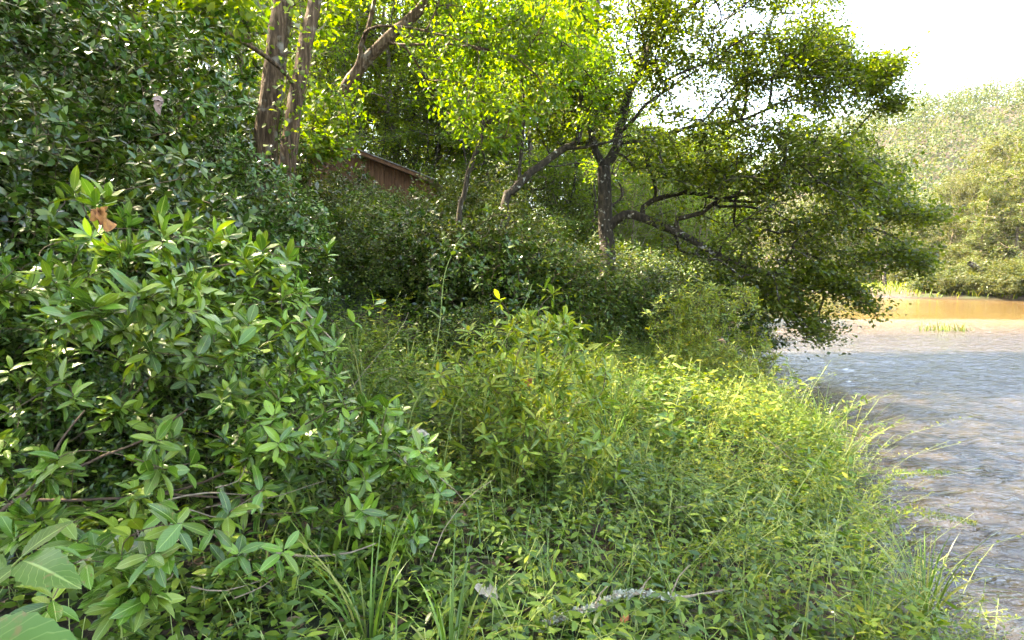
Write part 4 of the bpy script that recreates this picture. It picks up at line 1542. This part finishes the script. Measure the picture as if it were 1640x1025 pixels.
def put_weed(k, x, y, scl, label):
    loc = (x, y, float(gz(x, y)) - .02)
    o = WK[k]
    if k not in used_w:
        used_w.add(k)
        o.location, o.scale, o.rotation_euler = loc, (scl,) * 3, (0, 0, g.uniform(0, 6.28))
        return tag(o, label, None, 'tall weeds on the bank')
    return copy_tree(o, loc, g.uniform(0, 6.28), scl, label, 'tall weeds on the bank')


wspots = []
for _ in range(3000):
    if len(wspots) >= 190:
        break
    q, d = g.uniform(560, 1500), 2.3 + 9.5 * g.uniform(0, 1) ** .9
    x = (q - 820) / FPX * d
    s = float(shore(x, d))
    if s < .05 or s > 5.2 or (d < 3.2 and q > 800 and q < 1200) or any(math.hypot(x - a, d - b) < .26 + .01 * d for a, b in wspots):
        continue
    if 990 < q < 1270 and 6.6 < d < 10.5:
        continue
    if patch(x, d, 12, .9) < .36:
        continue
    wspots.append((x, d))
    k = int(g.choice([2, 4, 3, 2])) if s < 1.0 else int(g.choice([0, 3, 3, 2, 4])) if d > 5 else int(g.choice([0, 1, 4, 0]))
    nm = ['narrow-leaved green weed', 'broad-leaved green weed', 'feathery weed', 'yellowish green weed', 'clump of long grass'][k]
    where = ('at the water edge' if s < 1.0 else 'in the sunlit strip behind the twiggy shrub' if d > 5.5 else 'among the low weeds in the foreground')
    put_weed(k, x, d, (g.uniform(.85, 1.5) if d > 4.4 else g.uniform(.55, .9)), nm + ' growing ' + where)

lit = Geo()
x, y = view_points(5200, 1.3, 12, g, -250, 1350)
k_ = shore(x, y) > .6
x, y = x[k_], y[k_]
n = len(x)
scatter(lit, LEAF4, np.stack([x, y, gz(x, y) + g.uniform(.004, .03, n)], -1), np.stack([g.normal(0, 1, n), g.normal(0, 1, n), g.normal(0, .18, n)], -1),
        np.array([0, 0, 1.0]) + g.normal(0, .35, (n, 3)), g.uniform(.04, .09, n), g.uniform(.9, 1.5, n))
tag(build(lit, 'fallen_leaves', M['litter']), 'brown fallen leaves lying on the soil', None, None, 'stuff')

# far bank grass
fg = Geo()
n = 13000
q = g.uniform(1300, 2100, n)
d = g.uniform(43, 78, n)
x = (q - 820) / FPX * d
f_ = far_dist(x, d)
k_ = (f_ > .1) & (f_ < 9)
x, d = x[k_], d[k_]
n = len(x)
a = g.uniform(0, 6.28, n)
blades(fg, np.stack([x, d, gz(x, d) - .03], -1), np.stack([np.cos(a), np.sin(a), np.zeros(n)], -1), g.uniform(.35, .9, n), g.uniform(.05, .10, n), g.uniform(.3, 1, n), g, 3)
tag(build(fg, 'far_grass', M['bank_leaf']), 'sunlit grass on the far bank', None, None, 'stuff')
#PART4
# ------------------------------------------------------------------ single plants and small things on the bank
def serrate(n=15, w=.40, teeth=.06, curl=.26, fold=.16, peak=.42):
    V, F, UV = leaf_tpl(n, w, fold, curl, peak, .02, .9)
    V = V.copy()
    for i in range(n):
        s_ = (1 if i % 2 else -1) * teeth
        V[1 + 3 * i, 1] *= 1 + s_
        V[3 + 3 * i, 1] *= 1 + s_
    return V, F, UV


SER = serrate()
WEED_TPL = [leaf_tpl(6, .26, .16, .22, .42, .01, .9), leaf_tpl(6, .30, .10, .10, .45, .015, .9), leaf_tpl(6, .22, .20, .34, .42, .01, .9)]


def weed(name, label, path, d, leaves, mat, tpls, stem_r=.004, group=None, g=None, explicit=None, stem_mat='stem_green', cat='plant', kdrop=.25):
    """A stem along photograph pixels (root first) with leaves as parts; leaves = (count, Lmin, Lmax, t0)."""
    pa = np.array(path, float)
    dd = np.broadcast_to(np.asarray(d, float), (len(pa),))
    pts = px(pa[:, 0], pa[:, 1], dd)
    base = on_ground(pts[0], .02)
    pts = np.concatenate([[base], pts[1:] if np.linalg.norm(pts[0] - base) < .4 else pts])
    sp = spline(pts, .04)
    root = thing(name, label, cat, base, group)
    gs = Geo()
    tube(gs, sp, np.linspace(stem_r, stem_r * .4, len(sp)), 6)
    build(gs, 'stem', M[stem_mat], root, base)
    T = norm(np.gradient(sp, axis=0))
    n, l0, l1, t0 = leaves
    for i in range(n):
        t = t0 + (1 - t0) * (i + .5) / n
        j = min(int(t * (len(sp) - 1)), len(sp) - 1)
        ph = i * 2.4 + g.uniform(-.3, .3)
        u = norm(np.cross(T[j], [0.2, 1, .1]))
        v = np.cross(T[j], u)
        rad = math.cos(ph) * u + math.sin(ph) * v
        D = norm(T[j] * g.uniform(.15, .7) + rad + np.array([0, 0, -kdrop * g.uniform(.2, 1.4)]))
        NN = np.array([0, 0, 1.0]) + g.normal(0, .3, 3)
        gl_ = Geo()
        tp = tpls[int(g.integers(0, len(tpls)))]
        scatter(gl_, tp, [sp[j]], [D], [NN], [g.uniform(l0, l1) * (1.05 - .5 * max(0, t - .6) / .4)])
        build(gl_, 'leaf', M[mat], root, base, uv=True)
    for e_ in (explicit or []):
        (x0, y0, d0), (x1, y1, d1), nn = e_
        a, b_ = px(x0, y0, d0), px(x1, y1, d1)
        gl_ = Geo()
        scatter(gl_, SER, [a], [b_ - a], [nn], [np.linalg.norm(b_ - a)])
        build(gl_, 'leaf', M[mat], root, base, uv=True)
    return root


g = np.random.default_rng(500)
# large serrated leaves close to the lens, bottom left
M['weed_pale'] = leaf_mat('weed_pale', [(0.030, 0.066, 0.009), (0.038, 0.078, 0.010), (0.045, 0.085, 0.011)], (1.7, 1.5, .5), .25, .4, .3, veins=True)
weed('broad_leaved_weed', 'pale green weed with large toothed leaves at the bottom left corner', [(-120, 1060), (-40, 960), (0, 926), (34, 893)], [1.2, 1.05, 1.0, .98], (0, .1, .1, .3), 'weed_pale', [SER], .005, None, g,
     explicit=[((34, 892, .98), (108, 824, 1.02), np.array([-.35, -.75, .5])), ((36, 898, .98), (103, 918, .90), np.array([.1, -.55, .8])), ((34, 896, .99), (98, 884, 1.12), np.array([0, -.5, .85])),
               ((30, 905, .99), (-40, 950, .95), np.array([.1, -.6, .8])), ((-70, 1030, .84), (120, 1026, .80), np.array([.05, -.45, .9])), ((10, 915, 1.0), (-50, 900, 1.05), np.array([0, -.6, .7]))])
weed('tall_weed', 'tall narrow-leaved weed rising in front of the dark slope', [(640, 730), (660, 660), (690, 600), (704, 520), (712, 440), (735, 385), (752, 372)], 3.9, (22, .09, .17, .12), 'weed_leaf', WEED_TPL, .006, None, g)
weed('tall_weed', 'thin weed stem bending right beside the twiggy shrub', [(740, 660), (770, 600), (800, 560), (828, 510), (845, 478), (852, 455)], 4.0, (14, .06, .11, .3), 'weed_leaf', WEED_TPL, .005, None, g)
weed('tall_weed', 'willow-like weed reaching out over the water', [(1200, 900), (1235, 850), (1275, 790), (1320, 720), (1355, 665), (1390, 630)], [4.0, 4.0, 4.05, 4.1, 4.15, 4.2], (26, .08, .15, .2), 'weed_leaf', WEED_TPL, .006, None, g)
weed('tall_weed', 'broad-leaved weed in front of the sunlit patch on the bank', [(1190, 930), (1215, 870), (1240, 810), (1262, 770)], 3.6, (13, .10, .17, .25), 'weed_leaf', WEED_TPL, .006, None, g)
weed('tall_weed', 'leafy weed at the lower right of the bank', [(1290, 960), (1288, 930), (1285, 900)], 3.2, (9, .08, .13, .3), 'weed_leaf', [SER], .005, None, g)
weed('tall_weed', 'weed with drooping leaves left of the twiggy shrub', [(700, 760), (720, 690), (735, 640), (760, 610)], 3.6, (12, .10, .16, .2), 'weed_leaf', WEED_TPL, .005, None, g, kdrop=.6)
weed('tall_weed', 'broad-leaved weed at the water edge in the lower right corner', [(1440, 1010), (1442, 970), (1446, 930)], 3.0, (11, .07, .12, .2), 'weed_leaf', [SER], .005, None, g)
weed('tall_weed', 'narrow-leaved weed rising from the bottom at the lower left', [(190, 1040), (195, 980), (200, 920), (215, 880)], 1.7, (20, .07, .12, .15), 'weed_leaf', WEED_TPL, .004, None, g)
weed('tall_weed', 'small bright sprout left of the bottom middle', [(395, 1030), (400, 1000), (403, 965)], 1.9, (16, .04, .06, .25), 'weed_leaf', WEED_TPL, .003, None, g)
for j, (label, path, d) in enumerate([
        ('yellow-green feathery plume leaning right below the twiggy shrub', [(925, 860), (940, 790), (970, 740), (1005, 690), (1030, 672)], 3.3),
        ('feathery weed arching over the lichen-covered branch', [(1000, 940), (1080, 890), (1180, 860), (1270, 850)], 2.9),
        ('feathery weed trailing out over the water', [(1380, 790), (1420, 768), (1470, 758), (1515, 756)], 4.6),
        ('feathery weed lying along the water farther right', [(1390, 830), (1450, 822), (1500, 826), (1560, 838)], 4.3),
        ('thin plume standing in the sunlit weeds', [(1300, 860), (1310, 800), (1330, 740), (1345, 715)], 4.3),
        ('pale thin plume beside the water edge shrub', [(1040, 660), (1060, 610), (1090, 560)], 7.5)]):
    pa = np.array(path, float)
    pts = px(pa[:, 0], pa[:, 1], d)
    base = on_ground(pts[0], .02)
    if base[2] < -.05:
        base[2] = -.08
    sp = spline(np.concatenate([[base], pts[1:]]), .03)
    root = thing('feathery_weed', label, 'plant', base)
    gs = Geo()
    tube(gs, sp, np.linspace(.0035, .0012, len(sp)), 5)
    build(gs, 'stem', M['stem_green'], root, base)
    n = len(sp) * 16
    i = g.integers(int(len(sp) * .15), len(sp), n)
    T = norm(np.gradient(sp, axis=0))[i]
    rad = norm(g.normal(0, 1, (n, 3)))
    gl_ = Geo()
    taper = 1.15 - i / len(sp)
    scatter(gl_, LEAF_FINE, sp[i] + rad * (.05 * taper * g.uniform(0, 1, n))[:, None], rad + T * .6, np.array([0, 0, 1.0]) + g.normal(0, .4, (n, 3)), g.uniform(.02, .05, n) * (.5 + taper * .6))
    build(gl_, 'foliage', M['bank_leaf'], root, base, kind='stuff')

# grass tufts
for label, q, y_, d, nb, ln, wdt in [('wide-bladed grass tuft at the bottom left of the middle', 590, 990, 2.0, 22, (.3, .6), .012), ('arching grass tuft at the bottom of the middle', 720, 1010, 1.9, 18, (.3, .62), .012),
                                     ('upright grass clump at the water edge in the lower right corner', 1480, 980, 3.1, 46, (.35, .75), .014), ('grass clump beside the lichen-covered branch', 950, 960, 2.4, 16, (.2, .42), .009),
                                     ('grass clump below the toothed weed at the lower right', 1390, 1010, 2.6, 30, (.2, .45), .011), ('slender grass clump in the lower middle', 880, 900, 2.6, 16, (.25, .45), .007)]:
    b_ = on_ground(px(q, y_, d), .01)
    root = thing('grass_tuft', label, 'grass tuft', b_)
    for i in range(nb):
        a = g.uniform(0, 6.28)
        gl_ = Geo()
        o_ = np.array([math.cos(a), math.sin(a), 0])
        blades(gl_, np.array([b_ + o_ * g.uniform(0, .05)]), np.array([o_]), g.uniform(*ln), wdt * g.uniform(.6, 1.1), g.uniform(.2, 1.0), g, 7)
        build(gl_, 'blade', M['grass_leaf'], root, b_)

# lichen-covered branch lying in the weeds
M['lichen'] = rough_mat('lichen', [(0.3, (0.14, 0.145, 0.11)), (0.55, (0.26, 0.27, 0.21)), (0.75, (0.36, 0.365, 0.29))], (90, 90, 90), bump=.6, dist=.004)
M['dead_wood'] = rough_mat('dead_wood', [(0.3, (0.08, 0.06, 0.042)), (0.7, (0.22, 0.175, 0.125))], (40, 40, 40), bump=.4, dist=.004)
pa = np.array([(868, 1004), (910, 985), (955, 972), (985, 955), (1030, 950), (1080, 957), (1120, 952), (1165, 944)], float)
sp = spline(px(pa[:, 0], pa[:, 1], np.linspace(2.2, 2.55, len(pa))), .012)
b_ = sp[len(sp) // 2].copy()
b_[2] = float(gz(b_[0], b_[1]))
root = thing('fallen_branch', 'thin dead branch crusted with pale grey lichen lying in the weeds', 'branch', b_)
gs = Geo()
tube(gs, sp, np.linspace(.011, .004, len(sp)), 8, 0, .12, 3)
for a_, c_ in ((.25, (40, -.02, .05)), (.5, (30, .05, .06)), (.66, (60, -.03, -.02))):
    j = int(a_ * len(sp))
    q0 = sp[j]
    tube(gs, [q0, q0 + np.array([.03, .02, .05]) * (c_[0] / 40), q0 + np.array([.07, .05, .07]) * (c_[0] / 40)], [.004, .003, .0015], 5)
build(gs, 'stick', M['dead_wood'], root, b_)
gl_ = Geo()
n = 520
i = (g.uniform(0, 1, n) ** 1.4 * .72 * len(sp)).astype(int)
rad = norm(g.normal(0, 1, (n, 3)) + np.array([0, -.3, .5]))
scatter(gl_, leaf_tpl(2, .9, .2, .1), sp[i] + rad * .009, rad + g.normal(0, .7, (n, 3)), rad + g.normal(0, .5, (n, 3)), g.uniform(.008, .02, n))
build(gl_, 'lichen', M['lichen'], root, b_, kind='stuff')

# dead sticks and bare stems
def stick(name, label, paths, rad, mat, cat='branch', grounded=True):
    root = None
    for (path, ds, r0) in paths:
        gs = Geo()
        pa = np.array(path, float)
        P = px(pa[:, 0], pa[:, 1], np.linspace(ds[0], ds[1], len(pa)))
        P[:, 2] = np.maximum(P[:, 2], gz(P[:, 0], P[:, 1]) + .005)
        if root is None:
            b_ = P[0].copy()
            root = thing(name, label, cat, b_)
        sp = spline(P, .05)
        sp = sp + np.cumsum(g.normal(0, .0016, sp.shape), axis=0)
        tube(gs, sp, np.linspace(r0, r0 * .45, len(sp)), 7, 0, .08, 5)
        build(gs, 'stick', M[mat], root, b_)
    return root


stick('fallen_branch', 'thick brown branch lying along the ground at the lower left', [([(-60, 930), (40, 905), (110, 888), (170, 868), (240, 858), (300, 862)], (2.1, 2.5), .012), ([(110, 888), (160, 900), (205, 905)], (2.3, 2.25), .007)], 0, 'twig_brown')
stick('fallen_branch', 'pair of bare brown stems slanting up from the left edge', [([(-60, 870), (10, 812), (60, 772), (95, 705), (130, 660)], (2.3, 2.6), .009), ([(10, 812), (80, 770), (145, 735), (230, 700), (300, 650)], (2.3, 2.7), .008)], 0, 'twig_brown')
stick('fallen_branch', 'dark stem crossing behind the low sprig toward the bright shrub', [([(40, 800), (140, 800), (260, 790), (350, 760), (450, 700), (560, 640)], (2.5, 2.9), .007), ([(260, 790), (350, 800), (440, 808)], (2.6, 2.7), .006)], 0, 'twig_brown')
stick('dead_twig_tangle', 'tangle of pale dead twigs under the bright shrub', [([(270, 800), (330, 790), (390, 795), (440, 790)], (2.2, 2.5), .004), ([(300, 815), (360, 830), (430, 812)], (2.2, 2.4), .003), ([(320, 845), (370, 870), (430, 880)], (2.1, 2.3), .0035),
      ([(305, 940), (360, 946), (430, 925)], (2.0, 2.1), .003), ([(215, 835), (222, 860), (232, 890)], (2.0, 1.95), .003), ([(345, 780), (380, 770), (392, 745)], (2.4, 2.4), .0035), ([(250, 940), (275, 925), (282, 905)], (1.9, 1.9), .003),
      ([(330, 812), (420, 800), (520, 770)], (2.4, 2.6), .003), ([(375, 958), (420, 940), (440, 925)], (2.0, 2.0), .0025), ([(120, 890), (170, 912), (185, 918)], (2.1, 2.1), .003)], 0, 'dead_wood')
stick('fallen_branch', 'bare pale stick poking right from the bright shrub', [([(440, 885), (500, 890), (560, 884), (600, 870)], (2.3, 2.4), .006)], 0, 'dead_wood')
stick('fallen_branch', 'small grey driftwood snag at the edge of the bank', [([(1300, 880), (1335, 862), (1375, 858), (1412, 852)], (3.9, 4.0), .012), ([(1335, 862), (1345, 845), (1352, 838)], (3.95, 3.95), .008)], 0, 'dead_wood')
stick('fallen_branch', 'short pale dead branch lying in the middle of the weeds', [([(1080, 815), (1100, 812), (1122, 808)], (3.5, 3.5), .010), ([(1100, 812), (1116, 803)], (3.5, 3.5), .005)], 0, 'dead_wood')
stick('dry_stalk', 'dry straw stalk leaning across the litter on the slope foot', [([(560, 625), (600, 575), (640, 530), (655, 500)], (4.6, 4.8), .003), ([(585, 600), (618, 590), (650, 585)], (4.6, 4.7), .002)], 0, 'dead_wood', 'stalk')
stick('dry_stalk', 'pale bent grass stalk hanging below the bright shrub', [([(690, 900), (712, 850), (748, 800), (790, 770)], (2.3, 2.5), .002), ([(706, 765), (730, 785), (752, 815)], (2.4, 2.4), .002)], 0, 'dead_wood', 'stalk')
stick('dry_stalk', 'dry bleached stalks in the sunlit weeds', [([(1210, 690), (1250, 720), (1290, 760), (1300, 790)], (4.9, 4.7), .003), ([(1230, 730), (1260, 705), (1280, 700)], (4.9, 4.9), .0025), ([(1200, 740), (1235, 745), (1255, 770)], (4.8, 4.7), .0025)], 0, 'dead_wood', 'stalk')
stick('fallen_branch', 'mossy fallen stem on the shaded slope at the top left', [([(470, 480), (500, 510), (545, 560)], (5.2, 5.0), .014)], 0, 'dead_wood')

# single coloured dead leaves
M['leaf_orange'] = rough_mat('leaf_orange', [(0.35, (0.16, 0.06, 0.025)), (0.6, (0.30, 0.14, 0.04))], (40, 40, 40), bump=.2, dist=.002)
M['leaf_pink'] = rough_mat('leaf_pink', [(0.35, (0.16, 0.11, 0.10)), (0.6, (0.24, 0.17, 0.15))], (40, 40, 40), bump=.2, dist=.002)
M['leaf_rust'] = rough_mat('leaf_rust', [(0.35, (0.22, 0.07, 0.03)), (0.6, (0.32, 0.12, 0.05))], (40, 40, 40), bump=.2, dist=.002)
M['leaf_cream'] = rough_mat('leaf_cream', [(0.35, (0.20, 0.17, 0.12)), (0.6, (0.28, 0.25, 0.19))], (40, 40, 40), bump=.2, dist=.002)


def curled(n, w, curl, ruffle, seed):
    gg = np.random.default_rng(seed)
    V, F, UV = leaf_tpl(n, w, .3, curl, .5, .05, .7)
    V = V.copy()
    V[1:-1, 1] *= 1 + ruffle * gg.normal(0, 1, len(V) - 2)
    V[1:-1, 2] += .05 * gg.normal(0, 1, len(V) - 2)
    return V, F, UV


for label, p0, p1, mat, nn, w in [('curled orange dried leaf hanging among the tall bright shoots', (156, 337, 2.36), (186, 362, 2.30), 'leaf_orange', (.6, -.6, .4), .5),
                                  ('pinkish dead leaf caught in the dark bush at the upper left', (262, 160, 4.6), (250, 182, 4.6), 'leaf_pink', (0, -1, .2), .7),
                                  ('rust-red dead leaf under the low flat sprig', (272, 850, 1.6), (256, 872, 1.6), 'leaf_rust', (.3, -.9, .3), .4),
                                  ('crumpled cream-coloured dead leaf lying in the weeds at the bottom', (776, 952, 2.3), (806, 946, 2.3), 'leaf_cream', (0, -.6, .8), .8),
                                  ('yellowing leaf low beside the drooping weed', (668, 690, 3.5), (688, 697, 3.5), 'leaf_cream', (0, -.8, .5), .5),
                                  ('rust-brown curled leaf in the weeds near the bottom', (995, 1000, 2.2), (1006, 985, 2.2), 'leaf_rust', (0, -.8, .5), .5),
                                  ('small orange leaf on the twiggy shrub', (842, 618, 4.0), (852, 606, 4.0), 'leaf_orange', (0, -.9, .3), .6)]:
    a, b2 = px(*p0), px(*p1)
    gl_ = Geo()
    ll = np.linalg.norm(b2 - a)
    for q in range(4):                                   # curled lobes of one withered leaf
        dq = norm(norm(b2 - a) + g.normal(0, .55, 3) * (q > 0))
        scatter(gl_, curled(7, w * (1 if q == 0 else .8), .3, .25, int(p0[0]) + q), [a], [dq], [np.array(nn, float) + g.normal(0, .5, 3)], [ll * (1 if q == 0 else g.uniform(.45, .75))])
    b_ = a.copy()
    o = build(gl_, 'dead_leaf', M[mat], None, b_)
    o.location = b_
    tag(o, label, 'leaf')

# ivy-like vine climbing the twin trunks
ga = np.random.default_rng(520)
vb = on_ground(px(448, 400, 8.6), .1)
root = thing('climbing_vine', 'bright-leaved vine climbing the pair of thick brown trunks', 'vine', vb)
gl_, gs = Geo(), Geo()
for q in range(5):
    x0 = ga.uniform(425, 480)
    ys = np.linspace(390, ga.uniform(-40, 160), 9)
    xs = x0 + np.linspace(0, 28, 9) + np.cumsum(ga.normal(0, 4, 9))
    sp = spline(px(xs, ys, 8.45 + ga.normal(0, .05, 9)), .08)
    tube(gs, sp, np.linspace(.012, .004, len(sp)), 5)
    n = 46
    i = ga.integers(0, len(sp), n)
    D = ga.normal(0, 1, (n, 3)) + np.array([0, -.4, -.5])
    scatter(gl_, leaf_tpl(3, .8, .1, .1, .35), sp[i] + ga.normal(0, .09, (n, 3)), D, np.array([0, -.7, .7]) + ga.normal(0, .4, (n, 3)), ga.uniform(.05, .11, n))
build(gs, 'stem', M['twig_brown'], root, vb)
build(gl_, 'foliage', M['forest_leaf'], root, vb, kind='stuff')

# dark flood debris at the water edge
for label, q, y_, d, rr in [('dark clump of flood debris caught on a stem over the water', 1208, 608, 8.6, .07), ('dark wet clump of roots at the water edge', 1224, 626, 8.4, .09)]:
    c = px(q, y_, d)
    n = 160
    gl_ = Geo()
    e = norm(g.normal(0, 1, (n, 3)))
    scatter(gl_, LEAF4, c + e * rr * g.uniform(.2, 1, (n, 1)) * np.array([1.2, 1, .8]), np.cross(e, g.normal(0, 1, (n, 3))), e, g.uniform(.04, .1, n))
    base = np.array([c[0], c[1], c[2] - rr])
    o = build(gl_, 'debris_clump', rough_mat('wet_debris', [(.3, (.02, .014, .01)), (.7, (.07, .045, .03))], (30, 30, 30)), None, base)
    o.location = base
    tag(o, label, 'debris')

# grass islet in the river
c = px(1512, 530, 1.0) - CAM
t_ = -CAM[2] / c[2]
c = CAM + c * t_
root = thing('grass_islet', 'small tuft of yellow-green grass standing in the river', 'grass', c)
n = 90
gl_ = Geo()
a = g.uniform(0, 6.28, n)
B = c + np.stack([g.normal(0, .42, n), g.normal(0, .2, n), np.full(n, -.05)], -1)
blades(gl_, B, np.stack([np.cos(a), np.sin(a), np.zeros(n)], -1), g.uniform(.2, .5, n), g.uniform(.02, .035, n), g.uniform(.2, .9, n), g, 4)
build(gl_, 'blades', M['grass_leaf'], root, c, kind='stuff')
gs = Geo()
V = np.array([(math.cos(t) * .8, math.sin(t) * .4, -.12) for t in np.linspace(0, 6.283, 14)[:-1]] + [(0, 0, .03)])
gs.add(V + c, [(i, (i + 1) % 13, 13) for i in range(13)])
build(gs, 'mud', M['soil'], root, c)

# leaning dead trunk on the far bank
for label, path, d, r0 in [('leaning dead trunk on the far bank', [(1552, 421), (1566, 430), (1580, 441), (1600, 458)], 47.5, .32), ('thin crooked trunk leaning over the far water', [(1420, 470), (1416, 440), (1424, 405), (1415, 370)], 57, .2)]:
    pa = np.array(path, float)
    P = px(pa[:, 0], pa[:, 1], d)
    sp = spline(P, .5)
    b_ = P[-1] if P[-1][2] < P[0][2] else P[0]
    root = thing('fallen_log', label, 'log', b_)
    gs = Geo()
    tube(gs, sp, np.linspace(r0 * .6, r0, len(sp)) if P[-1][2] < P[0][2] else np.linspace(r0, r0 * .5, len(sp)), 9, 0, .1, 8)
    build(gs, 'log', M['bark_dark'], root, b_)

# ------------------------------------------------------------------ haze over the valley
HAZE = 0.00007
gv = Geo()
box(gv, ((-165 + 432) / 2, (-20 + 440) / 2, (-3 + 125) / 2), (((432 + 165) / 2, 0, 0), (0, 230, 0), (0, 0, 64)))
m, nt, N, L = mat_new('haze')
out = N('ShaderNodeOutputMaterial')
pv = N('ShaderNodeVolumePrincipled')
pv.inputs['Color'].default_value = (.95, .97, 1, 1)
pv.inputs['Density'].default_value = HAZE
pv.inputs['Anisotropy'].default_value = .25
L(pv.outputs[0], out.inputs['Volume'])
if HAZE > 0:
    tag(build(gv, 'haze', m, smooth=False), 'thin pale haze in the valley air', None, None, 'stuff')

# ------------------------------------------------------------------ labels: tell small sets of look-alikes apart by their order
by_label = {}
for o in COL.objects:
    if o.parent is None and o.get('label') and o.get('category'):
        by_label.setdefault(o['label'], []).append(o)
ORD = ['first', 'second', 'third', 'fourth', 'fifth', 'sixth', 'seventh', 'eighth', 'ninth', 'tenth', 'eleventh', 'twelfth']
for label, members in by_label.items():
    if 2 <= len(members) <= 12 and len(label.split()) <= 12:
        members.sort(key=lambda o: o.location.x / max(o.location.y, .5))
        for i, o in enumerate(members):
            o['label'] = label + ', ' + ORD[i] + ' from the left'
